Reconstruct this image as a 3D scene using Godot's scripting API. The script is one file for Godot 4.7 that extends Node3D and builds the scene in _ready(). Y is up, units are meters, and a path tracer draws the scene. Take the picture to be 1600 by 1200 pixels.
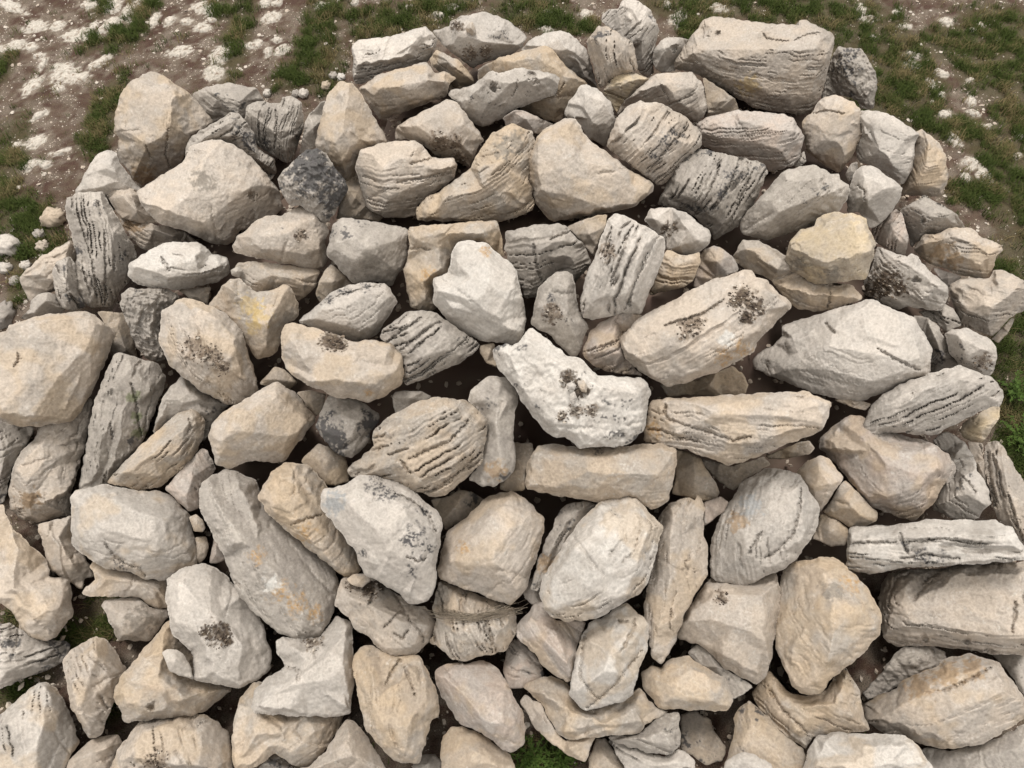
extends Node3D
# A heap of quarried limestone boulders seen from a low drone under an overcast sky.

var rock_mat: StandardMaterial3D
var chip_mat: StandardMaterial3D
var chip_mesh: ArrayMesh
var taken := {}
var n_lump := FastNoiseLite.new()
var n_ridge := FastNoiseLite.new()
var n_mid := FastNoiseLite.new()
var n_fine := FastNoiseLite.new()
var n_line := FastNoiseLite.new()
var serial := 0
var tri_total := 0

# linear base colours: [main, second]
var TONES := {
	"c": [Color(.505, .432, .36), Color(.465, .412, .36)],
	"w": [Color(.535, .487, .437), Color(.47, .432, .392)],
	"W": [Color(.58, .542, .497), Color(.525, .482, .435)],
	"g": [Color(.365, .33, .295), Color(.44, .398, .352)],
	"t": [Color(.485, .398, .31), Color(.445, .395, .342)],
	"y": [Color(.54, .44, .305), Color(.48, .41, .325)],
	"p": [Color(.455, .38, .325), Color(.425, .38, .343)],
	"r": [Color(.44, .365, .285), Color(.405, .35, .295)],
}

func _ready() -> void:
	var cam := Camera3D.new()
	cam.name = "camera"
	cam.fov = 50.0
	cam.near = 0.1
	cam.far = 4000.0
	cam.position = Vector3(0, 8.5, 4.6)
	cam.rotation_degrees = Vector3(-60, 0, 0)
	add_child(cam)
	cam.current = true
	var env := Environment.new()
	env.background_mode = Environment.BG_SKY
	var sky := Sky.new()
	var sm := ProceduralSkyMaterial.new()
	sm.sky_top_color = Color(.97, .96, .94)
	sm.sky_horizon_color = Color(.62, .62, .62)
	sm.sky_curve = 0.3
	sm.ground_bottom_color = Color(.30, .28, .25)
	sm.ground_horizon_color = Color(.55, .55, .55)
	sm.sun_angle_max = 1.0
	sky.sky_material = sm
	env.sky = sky
	env.tonemap_mode = Environment.TONE_MAPPER_LINEAR
	env.tonemap_exposure = 1.78
	env.sdfgi_enabled = true
	env.ssao_enabled = true
	env.ssil_enabled = true
	var we := WorldEnvironment.new()
	we.name = "world_environment"
	we.environment = env
	add_child(we)
	var sun := DirectionalLight3D.new()
	sun.name = "sun"
	sun.light_energy = 0.5
	sun.light_color = Color(1.0, .98, .955)
	sun.light_angular_distance = 14.0
	sun.shadow_enabled = true
	sun.rotation_degrees = Vector3(-76, -150, 0)
	add_child(sun)

	noises()
	materials()
	build_ground()
	build_rocks()
	build_details()
	print("triangles ", tri_total)

func noises() -> void:
	n_lump.noise_type = FastNoiseLite.TYPE_SIMPLEX_SMOOTH
	n_lump.seed = 11
	n_lump.frequency = 2.6
	n_lump.fractal_type = FastNoiseLite.FRACTAL_FBM
	n_lump.fractal_octaves = 3
	n_ridge.noise_type = FastNoiseLite.TYPE_SIMPLEX_SMOOTH
	n_ridge.seed = 23
	n_ridge.frequency = 5.0
	n_ridge.fractal_type = FastNoiseLite.FRACTAL_RIDGED
	n_ridge.fractal_octaves = 3
	n_mid.noise_type = FastNoiseLite.TYPE_SIMPLEX_SMOOTH
	n_mid.seed = 37
	n_mid.frequency = 9.0
	n_mid.fractal_type = FastNoiseLite.FRACTAL_FBM
	n_mid.fractal_octaves = 3
	n_fine.noise_type = FastNoiseLite.TYPE_SIMPLEX
	n_fine.seed = 51
	n_fine.frequency = 34.0
	n_fine.fractal_type = FastNoiseLite.FRACTAL_FBM
	n_fine.fractal_octaves = 2
	n_line.noise_type = FastNoiseLite.TYPE_SIMPLEX
	n_line.seed = 71
	n_line.frequency = 1.0
	n_line.fractal_type = FastNoiseLite.FRACTAL_NONE

func noise_tex(freq: float, oct: int, seed_: int, ramp: Array, normal: bool, bump: float, kind := FastNoiseLite.TYPE_SIMPLEX_SMOOTH) -> NoiseTexture2D:
	var t := NoiseTexture2D.new()
	var n := FastNoiseLite.new()
	n.noise_type = kind
	n.seed = seed_
	n.frequency = freq
	n.fractal_type = FastNoiseLite.FRACTAL_FBM
	n.fractal_octaves = oct
	n.fractal_gain = 0.6
	t.noise = n
	t.width = 1024
	t.height = 1024
	t.seamless = true
	if normal:
		t.as_normal_map = true
		t.bump_strength = bump
	else:
		var g := Gradient.new()
		g.offsets = PackedFloat32Array([0.0, .3, .5, .72, 1.0])
		var cs := PackedColorArray()
		for v in ramp:
			cs.append(Color(v, v, v))
		g.colors = cs
		t.color_ramp = g
	return t

func vein_tex() -> NoiseTexture2D:
	# fine network of pale healed fractures over mottled limestone
	var t := noise_tex(.011, 5, 5, [.72, .84, .90, .95, 1.0], false, 0)
	var n: FastNoiseLite = t.noise
	n.fractal_type = FastNoiseLite.FRACTAL_RIDGED
	n.fractal_gain = .62
	n.domain_warp_enabled = true
	n.domain_warp_amplitude = 22.0
	n.domain_warp_frequency = .02
	t.color_ramp.offsets = PackedFloat32Array([0.0, .35, .6, .82, 1.0])
	return t

func materials() -> void:
	rock_mat = StandardMaterial3D.new()
	rock_mat.vertex_color_use_as_albedo = true
	rock_mat.albedo_texture = vein_tex()
	rock_mat.roughness = 0.94
	rock_mat.metallic_specular = 0.25
	rock_mat.normal_enabled = true
	rock_mat.normal_texture = noise_tex(.05, 6, 9, [], true, 6.0)
	rock_mat.normal_scale = 0.42
	rock_mat.uv1_triplanar = true
	rock_mat.uv1_scale = Vector3(1.5, 1.5, 1.5)
	chip_mat = StandardMaterial3D.new()
	chip_mat.vertex_color_use_as_albedo = true
	chip_mat.roughness = 0.95
	chip_mesh = make_chip()

func make_chip() -> ArrayMesh:
	var rng := RandomNumberGenerator.new()
	rng.seed = 3
	var pts: Array[Vector3] = []
	var st := SurfaceTool.new()
	st.begin(Mesh.PRIMITIVE_TRIANGLES)
	st.set_smooth_group(-1)
	for i in 6:
		var a := TAU * i / 6.0
		var r := rng.randf_range(.38, .58)
		pts.append(Vector3(cos(a) * r, rng.randf_range(-.18, .18), sin(a) * r))
	var top := Vector3(.06, .34, -.05)
	var low := Vector3(0, -.3, 0)
	for i in 6:
		for v in [pts[i], pts[(i + 1) % 6], top]:
			st.add_vertex(v)
		for v in [pts[(i + 1) % 6], pts[i], low]:
			st.add_vertex(v)
	st.generate_normals()
	return st.commit()

func numbered(called: String) -> String:
	if not taken.has(called):
		taken[called] = 0
		return called
	taken[called] += 1
	return "%s_%03d" % [called, taken[called]]

func poly_rough(o: Array, rng: RandomNumberGenerator, amp: float) -> PackedVector3Array:
	# outline with one corner-cutting pass and a broken edge
	var n := o.size() / 3
	var a := PackedVector3Array()
	for i in n:
		a.append(Vector3(o[i * 3], o[i * 3 + 1], o[i * 3 + 2]))
	var b := PackedVector3Array()
	for i in n:
		var p := a[i]
		var q := a[(i + 1) % n]
		b.append(p.lerp(q, .05))
		b.append(p.lerp(q, .95))
	var c := PackedVector3Array()
	for i in b.size():
		var p := b[i]
		var q := b[(i + 1) % b.size()]
		var l := Vector2(q.x - p.x, q.y - p.y).length()
		var k := maxi(1, int(l / .022))
		var nr := Vector3(q.y - p.y, p.x - q.x, 0).normalized()
		for j in k:
			var m := p.lerp(q, float(j) / k)
			var chip := n_line.get_noise_2d(m.x * 7.0 + serial * 3.0, m.y * 7.0) * amp * 2.0
			c.append(m + nr * (rng.randf_range(-amp, amp) + chip))
	return c

func rock(called: String, label: String, at: Array, turn: Array, tone: String, kon: Array, outline: Array, inner: Array, strata: Array, blobs: Array, cracks: Array) -> void:
	serial += 1
	var rng := RandomNumberGenerator.new()
	rng.seed = 1000 + serial * 17
	var ext := 0.0
	for v: float in outline:
		ext = maxf(ext, absf(v))
	var poly := poly_rough(outline, rng, clampf(ext * .012, .0008, .0042))
	var np := poly.size()
	var lo := Vector2(1e9, 1e9)
	var hi := Vector2(-1e9, -1e9)
	var area := 0.0
	var cen := Vector2.ZERO
	for i in np:
		var p := poly[i]
		var q := poly[(i + 1) % np]
		lo = lo.min(Vector2(p.x, p.y))
		hi = hi.max(Vector2(p.x, p.y))
		var cr := p.x * q.y - q.x * p.y
		area += cr
		cen += Vector2(p.x + q.x, p.y + q.y) * cr
	cen /= 3.0 * area
	area = absf(area) * .5
	var size := sqrt(area)
	var g := clampf(size / 16.0, .004, .0098)
	var w := int((hi.x - lo.x) / g) + 3
	var h := int((hi.y - lo.y) / g) + 3
	lo -= Vector2(g, g) * .9
	var N := w * h
	# inside mask by scan lines
	var mask := PackedByteArray()
	mask.resize(N)
	for y in h:
		var wy := lo.y + y * g
		var xs: Array[float] = []
		for i in np:
			var p := poly[i]
			var q := poly[i + 1 if i + 1 < np else 0]
			if (p.y > wy) != (q.y > wy):
				xs.append(p.x + (q.x - p.x) * (wy - p.y) / (q.y - p.y))
		xs.sort()
		for k in xs.size() / 2:
			var x0 := maxi(0, ceili((xs[k * 2] - lo.x) / g))
			var x1 := mini(w - 1, floori((xs[k * 2 + 1] - lo.x) / g))
			for x in range(x0, x1 + 1):
				mask[y * w + x] = 1
	# distance to the outline
	var rim := clampf(size * .04, .006, .03)
	var dist := PackedFloat32Array()
	dist.resize(N)
	var near := maxf(rim, g * 2.6)
	dist.fill(near)
	var nx := PackedFloat32Array()
	nx.resize(N)
	var ny := PackedFloat32Array()
	ny.resize(N)
	for i in np:
		var p := poly[i]
		var q := poly[i + 1 if i + 1 < np else 0]
		var dx := q.x - p.x
		var dy := q.y - p.y
		var ll := dx * dx + dy * dy + 1e-12
		var x0 := maxi(0, int((minf(p.x, q.x) - near - lo.x) / g))
		var x1 := mini(w - 1, int((maxf(p.x, q.x) + near - lo.x) / g) + 1)
		var y0 := maxi(0, int((minf(p.y, q.y) - near - lo.y) / g))
		var y1 := mini(h - 1, int((maxf(p.y, q.y) + near - lo.y) / g) + 1)
		for y in range(y0, y1 + 1):
			var wy := lo.y + y * g - p.y
			for x in range(x0, x1 + 1):
				var id := y * w + x
				if mask[id] == 0:
					continue
				var wx := lo.x + x * g - p.x
				var t := clampf((wx * dx + wy * dy) / ll, 0.0, 1.0)
				var ex := wx - t * dx
				var ey := wy - t * dy
				var d := sqrt(ex * ex + ey * ey)
				if d < dist[id]:
					dist[id] = d
					nx[id] = p.x + t * dx
					ny[id] = p.y + t * dy
	# facets: triangles between the outline and the ridge points
	var pts := PackedVector2Array()
	var pz := PackedFloat32Array()
	for i in outline.size() / 3:
		pts.append(Vector2(outline[i * 3] * 1.02, outline[i * 3 + 1] * 1.02))
		pz.append(outline[i * 3 + 2])
	for i in inner.size() / 3:
		pts.append(Vector2(inner[i * 3], inner[i * 3 + 1]))
		pz.append(inner[i * 3 + 2])
	var z := PackedFloat32Array()
	z.resize(N)
	var qx_ := PackedFloat32Array()
	qx_.resize(N)
	var qy_ := PackedFloat32Array()
	qy_.resize(N)
	var wa := minf(.05, size * .075)
	for y in h:
		for x in w:
			var id := y * w + x
			if mask[id] == 0:
				continue
			var wx := lo.x + x * g
			var wy := lo.y + y * g
			qx_[id] = wx + n_lump.get_noise_2d(wx * 1.6 + serial * 5.0, wy * 1.6) * wa * .62 + n_mid.get_noise_2d(wx * 1.5, wy * 1.5 + serial) * wa * .14
			qy_[id] = wy + n_lump.get_noise_2d(wx * 1.6, wy * 1.6 + serial * 5.0 + 60.0) * wa * .62 + n_mid.get_noise_2d(wx * 1.5 + 80.0, wy * 1.5 + serial) * wa * .14
	var tri := Geometry2D.triangulate_delaunay(pts)
	for k in tri.size() / 3:
		var a := pts[tri[k * 3]]
		var b := pts[tri[k * 3 + 1]]
		var c := pts[tri[k * 3 + 2]]
		var za := pz[tri[k * 3]]
		var zb := pz[tri[k * 3 + 1]]
		var zc := pz[tri[k * 3 + 2]]
		var den := (b.y - c.y) * (a.x - c.x) + (c.x - b.x) * (a.y - c.y)
		if absf(den) < 1e-9:
			continue
		var mn := a.min(b).min(c) - Vector2(wa, wa) * 1.2
		var mx := a.max(b).max(c) + Vector2(wa, wa) * 1.2
		var x0 := maxi(0, int((mn.x - lo.x) / g))
		var x1 := mini(w - 1, int((mx.x - lo.x) / g) + 1)
		var y0 := maxi(0, int((mn.y - lo.y) / g))
		var y1 := mini(h - 1, int((mx.y - lo.y) / g) + 1)
		for y in range(y0, y1 + 1):
			var wy := lo.y + y * g
			for x in range(x0, x1 + 1):
				var id := y * w + x
				if mask[id] == 0:
					continue
				var wx := qx_[id]
				wy = qy_[id]
				var u := ((b.y - c.y) * (wx - c.x) + (c.x - b.x) * (wy - c.y)) / den
				if u < -.001:
					continue
				var v := ((c.y - a.y) * (wx - c.x) + (a.x - c.x) * (wy - c.y)) / den
				if v < -.001 or u + v > 1.001:
					continue
				z[id] = u * za + v * zb + (1.0 - u - v) * zc
	# flat breaks: planes laid against the surface cut its bulges away
	var breaks := PackedFloat32Array()
	var step := maxi(2, int(size * .13 / g))
	var tries := 0
	while breaks.size() < 3 * (9 if size > .25 else 5) and tries < 90:
		tries += 1
		var bx := rng.randi_range(step, maxi(step, w - 1 - step))
		var by := rng.randi_range(step, maxi(step, h - 1 - step))
		if by >= h or bx >= w:
			continue
		var id := by * w + bx
		if bx + step >= w or by + step >= h or bx < step or by < step:
			continue
		if mask[id] == 0 or mask[id - step] == 0 or mask[id + step] == 0 or mask[id - step * w] == 0 or mask[id + step * w] == 0:
			continue
		var gx := (z[id + step] - z[id - step]) / (2.0 * step * g) + rng.randf_range(-.18, .18)
		var gy := (z[id + step * w] - z[id - step * w]) / (2.0 * step * g) + rng.randf_range(-.18, .18)
		var z0 := z[id] - rng.randf_range(.0, .045) * size
		breaks.append_array(PackedFloat32Array([gx, gy, z0 - gx * (lo.x + bx * g) - gy * (lo.y + by * g)]))
	var most := .12 * size
	var face := PackedByteArray()
	face.resize(N)
	for y in h:
		for x in w:
			var id := y * w + x
			if mask[id] == 0:
				continue
			var wx := lo.x + x * g
			var wy := lo.y + y * g
			wx += (qx_[id] - wx) * .3
			wy += (qy_[id] - wy) * .3
			var low := z[id]
			for k in range(0, breaks.size(), 3):
				var pz_ := breaks[k] * wx + breaks[k + 1] * wy + breaks[k + 2]
				if pz_ < low:
					low = pz_
					face[id] = k / 3 + 1
			z[id] = maxf(low, z[id] - most)
	# grooves and hollows that the photograph shows
	var cut := PackedFloat32Array()
	cut.resize(N)
	var lines := cracks.duplicate()
	if size > .3:
		for k in rng.randi_range(0, 2):
			# hairline splits that start at an edge and run in along the bedding
			var v := poly[rng.randi_range(0, np - 1)]
			var q := Vector2(v.x, v.y)
			var a := deg_to_rad(strata[0]) + rng.randf_range(-.3, .3)
			if Vector2(cos(a), sin(a)).dot(cen - q) < 0.0:
				a += PI
			if Vector2(cos(a), sin(a)).dot((cen - q).normalized()) < .55:
				a = (cen - q).angle() + rng.randf_range(-.5, .5)
			var run_ := []
			for j in rng.randi_range(4, 7):
				run_.append_array([q.x, q.y])
				a += rng.randf_range(-.22, .22)
				q += Vector2(cos(a), sin(a)) * size * rng.randf_range(.06, .11)
			lines.append(run_)
	var nth := 0
	for line: Array in lines:
		nth += 1
		for i in line.size() / 2 - 1:
			var p := Vector2(line[i * 2], line[i * 2 + 1])
			var q := Vector2(line[i * 2 + 2], line[i * 2 + 3])
			var dv := q - p
			var ll := dv.length_squared() + 1e-12
			var rad := .045
			var x0 := maxi(0, int((minf(p.x, q.x) - rad - lo.x) / g))
			var x1 := mini(w - 1, int((maxf(p.x, q.x) + rad - lo.x) / g) + 1)
			var y0 := maxi(0, int((minf(p.y, q.y) - rad - lo.y) / g))
			var y1 := mini(h - 1, int((maxf(p.y, q.y) + rad - lo.y) / g) + 1)
			for y in range(y0, y1 + 1):
				for x in range(x0, x1 + 1):
					var id := y * w + x
					if mask[id] == 0:
						continue
					var m := Vector2(lo.x + x * g, lo.y + y * g)
					var j := Vector2(n_mid.get_noise_2d(m.x * 2.2 + serial, m.y * 2.2), n_mid.get_noise_2d(m.x * 2.2, m.y * 2.2 + 40.0 + serial)) * .016
					var t := clampf((m + j - p).dot(dv) / ll, 0.0, 1.0)
					var d := (m + j - p - dv * t).length()
					var half := .0095 + .0035 * n_lump.get_noise_2d(m.x * 3.0 + 9.0, m.y * 3.0 + serial)
					var along := (i + t) / (line.size() / 2 - 1)
					half *= clampf(.62 + 3.0 * minf(along, 1.0 - along), 0.0, 1.15)
					var e := clampf((half - d) / (half * .4), 0.0, 1.0) * (.05 if nth <= cracks.size() else .022)
					e = maxf(e, .012 * maxf(0.0, 1.0 - d / .03))
					cut[id] = maxf(cut[id], e)
	# displacement
	var off := Vector3(rng.randf_range(-40, 40), rng.randf_range(-40, 40), rng.randf_range(-40, 40))
	var sa := deg_to_rad(strata[0])
	var st_amp: float = strata[1]
	var st_geo := minf(1.0, pow(st_amp, 1.5) * 1.05)
	var tz: float = strata[2]
	var flat_n := sqrt(maxf(0.0, 1.0 - tz * tz))
	var sx := -sin(sa) * flat_n
	var sy := cos(sa) * flat_n
	var knob: float = kon[2]
	var planes: Array[Vector3] = []
	var dome := .05 * size
	var half_w := maxf(hi.x - lo.x, hi.y - lo.y) * .5
	for k in 11:
		var a := rng.randf() * TAU
		var r := half_w * rng.randf_range(.1, 1.0)
		var qx := cos(a) * r
		var qy := sin(a) * r
		var s := dome / (half_w * half_w)
		planes.append(Vector3(-2.0 * s * qx, -2.0 * s * qy, s * (qx * qx + qy * qy)))
	var sco := PackedFloat32Array()
	sco.resize(N)
	var lump_a := .013 * size
	var flank := PackedFloat32Array()
	flank.resize(N)
	var ridge_a := .011 * size
	for y in h:
		for x in w:
			var id := y * w + x
			if mask[id] == 0:
				continue
			var wx := lo.x + x * g
			var wy := lo.y + y * g
			var edge := (x == 0 or y == 0 or x == w - 1 or y == h - 1)
			if not edge:
				edge = mask[id - 1] == 0 or mask[id + 1] == 0 or mask[id - w] == 0 or mask[id + w] == 0 or mask[id - w - 1] == 0 or mask[id - w + 1] == 0 or mask[id + w - 1] == 0 or mask[id + w + 1] == 0
			if edge:
				mask[id] = 2
			var ga := (z[id + 1] - z[id]) / g if not edge else 0.0
			var gb := (z[id + w] - z[id]) / g if not edge else 0.0
			var dn := (tz - sx * ga - sy * gb) / sqrt(1.0 + ga * ga + gb * gb)
			var side := clampf(1.7 * sqrt(maxf(0.0, 1.0 - dn * dn)) - .45, 0.0, 1.0)
			flank[id] = side
			var rate := maxf(.8, sqrt(pow(sx + tz * ga, 2.0) + pow(sy + tz * gb, 2.0)))
			var f := minf(1.0, dist[id] / rim)
			var rise := sqrt(maxf(0.0, 1.0 - (1.0 - f) * (1.0 - f)))
			var zz := z[id] + rim * 1.0 * rise
			var pl := 1e9
			for k in planes:
				pl = minf(pl, k.x * wx + k.y * wy + k.z)
			zz += pl
			var ax := wx + off.x
			var ay := wy + off.y
			var az := zz + off.z
			zz += n_lump.get_noise_3d(ax, ay, az) * lump_a * rise
			zz += (n_ridge.get_noise_3d(ax, ay, az) - .3) * ridge_a * rise
			# bedding
			var warp := n_lump.get_noise_3d(ax * .5, ay * .5, az * .5) * .045 + n_mid.get_noise_3d(ax * .9, ay * .9, az * .9) * .016
			var s := sx * wx + sy * wy + tz * zz + warp
			sco[id] = s
			var patch := clampf(.35 + n_lump.get_noise_3d(ay * .8, az * .8, ax * .8) * 1.6, 0.0, 1.0)
			var layer := clampf(n_line.get_noise_1d(s * 24.0 + serial * 7.0) * 3.2, -.7, .7)
			var thin := n_line.get_noise_1d(s * 58.0 + serial * 3.0 + 50.0)
			zz += (layer * .019 * minf(1.0, 1.4 / rate) + thin * .009 * minf(1.0, .9 / rate)) * st_geo * patch * rise * side
			var slit := n_line.get_noise_1d(s * 10.0 + serial * 13.0 + 200.0)
			var sl := clampf((.19 * rate - absf(slit)) / (.10 * rate), 0.0, 1.0) * minf(1.0, 1.6 / rate)
			var run := n_lump.get_noise_3d(ax * .9 + 31.0, ay * .9, az * .9 + s * 2.0)
			zz -= sl * clampf(run * 4.0 + .25, 0.0, 1.0) * .085 * st_geo * f * side
			if knob > 0.0:
				zz += (absf(n_mid.get_noise_3d(ax * .8, ay * .8, az * .8)) - .25) * .13 * knob * rise
			zz += n_mid.get_noise_3d(ax, ay, az) * .0045 * rise
			zz += n_fine.get_noise_3d(ax, ay, az) * .0022
			zz -= cut[id] * f
			z[id] = zz
	for b: Array in blobs:
		if b[0] == "h":
			var bc := Vector2(b[1], b[2])
			var br: float = b[3]
			for y in range(maxi(0, int((bc.y - br * 1.6 - lo.y) / g)), mini(h, int((bc.y + br * 1.6 - lo.y) / g) + 1)):
				for x in range(maxi(0, int((bc.x - br * 1.6 - lo.x) / g)), mini(w, int((bc.x + br * 1.6 - lo.x) / g) + 1)):
					var id := y * w + x
					if mask[id] == 1:
						var m := Vector2(lo.x + x * g, lo.y + y * g)
						var d := (m - bc).length() * (1.0 + .7 * n_mid.get_noise_2d(m.x * 2.0 + serial, m.y * 2.0)) / br
						z[id] -= maxf(0.0, 1.0 - d * d) * br * 2.4
	# vertices
	var verts := PackedVector3Array()
	var norms := PackedVector3Array()
	var cols := PackedColorArray()
	var vid := PackedInt32Array()
	vid.resize(N)
	vid.fill(-1)
	var c0: Color = TONES[tone][0]
	var c1: Color = TONES[tone][1]
	var bri := rng.randf_range(.94, 1.06)
	var ka: float = maxf(0.0, kon[0] - .1)
	var wea := rng.randf_range(.06, .34) + ka * .3 + st_amp * .2
	var oa: float = kon[1]
	var face_mix := PackedFloat32Array()
	var face_bri := PackedFloat32Array()
	for k in 12:
		face_mix.append(rng.randf_range(-.42, .42))
		face_bri.append(rng.randf_range(.9, 1.08))
	var lit := []
	for b: Array in blobs:
		if b[0] != "h":
			lit.append(b)
	for y in h:
		for x in w:
			var id := y * w + x
			if mask[id] == 0:
				continue
			var px := lo.x + x * g
			var py := lo.y + y * g
			var nrm: Vector3
			if mask[id] == 2:
				if dist[id] < near:
					px = nx[id]
					py = ny[id]
				var od := (Vector2(px, py) - cen).normalized()
				nrm = Vector3(od.x, od.y, .55).normalized()
			else:
				nrm = Vector3(z[id - 1] - z[id + 1], z[id - w] - z[id + w], 2.0 * g).normalized()
			vid[id] = verts.size()
			verts.append(Vector3(px, py, z[id]))
			norms.append(nrm)
			var ax := px + off.x
			var ay := py + off.y
			var az := z[id] + off.z
			var m1 := n_lump.get_noise_3d(ax * .9 + 7.0, ay * .9, az * .9)
			var m2 := n_mid.get_noise_3d(ax + 3.0, ay + 11.0, az)
			var m3 := n_fine.get_noise_3d(ax * .8, ay * .8 + 5.0, az * .8)
			var col := c0.lerp(c1, clampf(.5 + m1 * 1.3 + m2 * .5 + face_mix[face[id]], 0.0, 1.0))
			col = col * (bri * face_bri[face[id]] + m2 * .10 + m3 * .10)
			# paler calcite veins
			var vein := 1.0 - absf(n_mid.get_noise_3d(ax * .55 + 20.0, ay * .55, az * .55)) / .035
			if vein > 0.0 and m1 > -.1:
				col = col.lerp(Color(.64, .61, .56), vein * clampf(.3 + m3, 0.0, .6))
			# bedding tints
			var bt := n_line.get_noise_1d(sco[id] * 28.0 + serial * 5.0)
			col = col * (1.0 + bt * .14 * st_amp * (.3 + .7 * flank[id]))
			if st_amp > .3:
				var bt2 := n_line.get_noise_1d(sco[id] * 52.0 + serial * 9.0)
				var bm := clampf(m1 * 3.0 + .35, 0.0, 1.0)
				if bt2 > .35:
					col = col.lerp(Color(.17, .15, .13), (bt2 - .35) * 1.1 * bm * st_amp * flank[id])
			# grey-brown weathering film in broad irregular patches
			var wv := smoothstep(.0, .42, n_lump.get_noise_3d(ax * .7 + 140.0, ay * .7, az * .7) + m2 * .4 + m3 * .12 + bt * .12)
			col = col.lerp(Color(.27, .242, .212), wv * minf(.62, wea))
			# iron stain
			if oa > 0.0:
				var om := smoothstep(.52 - oa * .42, .85 - oa * .25, .5 + n_lump.get_noise_3d(ax * .8, ay * .8 + 60.0, az * .8) * 1.0 + m2 * .15)
				col = col.lerp(Color(.50, .375, .24), om * .38)
			# lichen and soot-dark weathering, grainy
			if ka > 0.0:
				var kp := .5 + n_lump.get_noise_3d(ax * .75 + 90.0, ay * .75, az * .75) * 1.0 + m2 * .5 + m3 * .25
				var km := smoothstep(1.12 - ka * .80, 1.24 - ka * .74, kp)
				col = col.lerp(Color(.075, .073, .075), km * .88)
			for b: Array in lit:
				var d := Vector2(px - b[1], py - b[2]).length() / float(b[3])
				if d > 2.0:
					continue
				d += n_mid.get_noise_3d(ax * 1.4, ay * 1.4, az + 30.0) * 1.1 + m3 * .35
				var bm := smoothstep(1.15, .55, d)
				match b[0]:
					"k":
						col = col.lerp(Color(.065, .063, .066), bm * smoothstep(-.22, .2, m3 + m2 * .6) * .95)
					"m":
						col = col.lerp(Color(.07, .05, .037) if m3 > -.08 else Color(.13, .10, .072), bm * .93)
					"b":
						col = col.lerp(Color(.155, .115, .085) if m3 > -.1 else Color(.26, .205, .155), bm * .78)
					"o":
						col = col.lerp(Color(.44, .275, .125), bm * clampf(.45 + m3, 0.0, .85))
					"y":
						col = col.lerp(Color(.52, .38, .16), bm * .5)
					"t":
						col = col.lerp(Color(.38, .265, .16), bm * .7)
					"r":
						col = col.lerp(Color(.26, .175, .10), bm * .8)
					"g":
						col = col.lerp(Color(.235, .21, .18), bm * .72)
					"G":
						col = col.lerp(Color(.36, .365, .365), bm * .85)
					"W":
						col = col.lerp(Color(.68, .66, .62), bm * .8)
					"v":
						col = col.lerp(Color(.13, .15, .07), bm * .7)
			col.a = 1.0
			cols.append(col)
	var idx := PackedInt32Array()
	var edges := PackedInt32Array()
	var cell := PackedByteArray()
	cell.resize(N)
	for y in h - 1:
		for x in w - 1:
			var id := y * w + x
			if vid[id] >= 0 and vid[id + 1] >= 0 and vid[id + w] >= 0 and vid[id + w + 1] >= 0:
				cell[id] = 1
				var a := vid[id]
				var b := vid[id + 1]
				var c := vid[id + w]
				var d := vid[id + w + 1]
				if (x + y) % 2 == 0:
					idx.append_array(PackedInt32Array([a, d, b, a, c, d]))
				else:
					idx.append_array(PackedInt32Array([a, c, b, b, c, d]))
	for y in h - 1:
		for x in w - 1:
			var id := y * w + x
			if cell[id] == 0:
				continue
			if y == 0 or cell[id - w] == 0:
				edges.append_array(PackedInt32Array([vid[id], vid[id + 1]]))
			if cell[id + w] == 0:
				edges.append_array(PackedInt32Array([vid[id + w + 1], vid[id + w]]))
			if x == 0 or cell[id - 1] == 0:
				edges.append_array(PackedInt32Array([vid[id + w], vid[id]]))
			if cell[id + 1] == 0:
				edges.append_array(PackedInt32Array([vid[id + 1], vid[id + w + 1]]))
	# flank and underside
	var deep := minf(size * .8, .3) if size < .22 else clampf(size * 1.3, .55, 1.25)
	var ring := {}
	var under := verts.size()
	verts.append(Vector3(cen.x, cen.y, -deep))
	norms.append(Vector3(0, 0, -1))
	cols.append(c0)
	for e in edges:
		if ring.has(e):
			continue
		var v := verts[e]
		var od := Vector2(v.x, v.y) - cen
		ring[e] = verts.size()
		var jit := 1.0 + n_mid.get_noise_2d(v.x + serial, v.y) * .03
		verts.append(Vector3(cen.x + od.x * .985 * jit, cen.y + od.y * .985 * jit, v.z - deep * .35))
		verts.append(Vector3(cen.x + od.x * .95 * jit, cen.y + od.y * .95 * jit, minf(v.z - deep * .35, -deep * .85)))
		var on := od.normalized()
		norms.append(Vector3(on.x, on.y, 0.0))
		norms.append(Vector3(on.x, on.y, -.8).normalized())
		cols.append(cols[e])
		cols.append(c0)
	for k in edges.size() / 2:
		var a := edges[k * 2]
		var b := edges[k * 2 + 1]
		var ra: int = ring[a]
		var rb: int = ring[b]
		idx.append_array(PackedInt32Array([a, b, rb, a, rb, ra, ra, rb, rb + 1, ra, rb + 1, ra + 1, ra + 1, rb + 1, under]))
	var arr := []
	arr.resize(Mesh.ARRAY_MAX)
	arr[Mesh.ARRAY_VERTEX] = verts
	arr[Mesh.ARRAY_NORMAL] = norms
	arr[Mesh.ARRAY_COLOR] = cols
	arr[Mesh.ARRAY_INDEX] = idx
	tri_total += idx.size() / 3
	var mesh := ArrayMesh.new()
	mesh.add_surface_from_arrays(Mesh.PRIMITIVE_TRIANGLES, arr)
	mesh.surface_set_material(0, rock_mat)
	var o := MeshInstance3D.new()
	o.name = numbered(called)
	o.mesh = mesh
	o.cast_shadow = GeometryInstance3D.SHADOW_CASTING_SETTING_ON
	add_child(o)
	o.position = Vector3(at[0], at[1], at[2])
	o.rotation_degrees = Vector3(-turn[1], turn[0], 0)
	o.set_meta("label", label)
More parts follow.
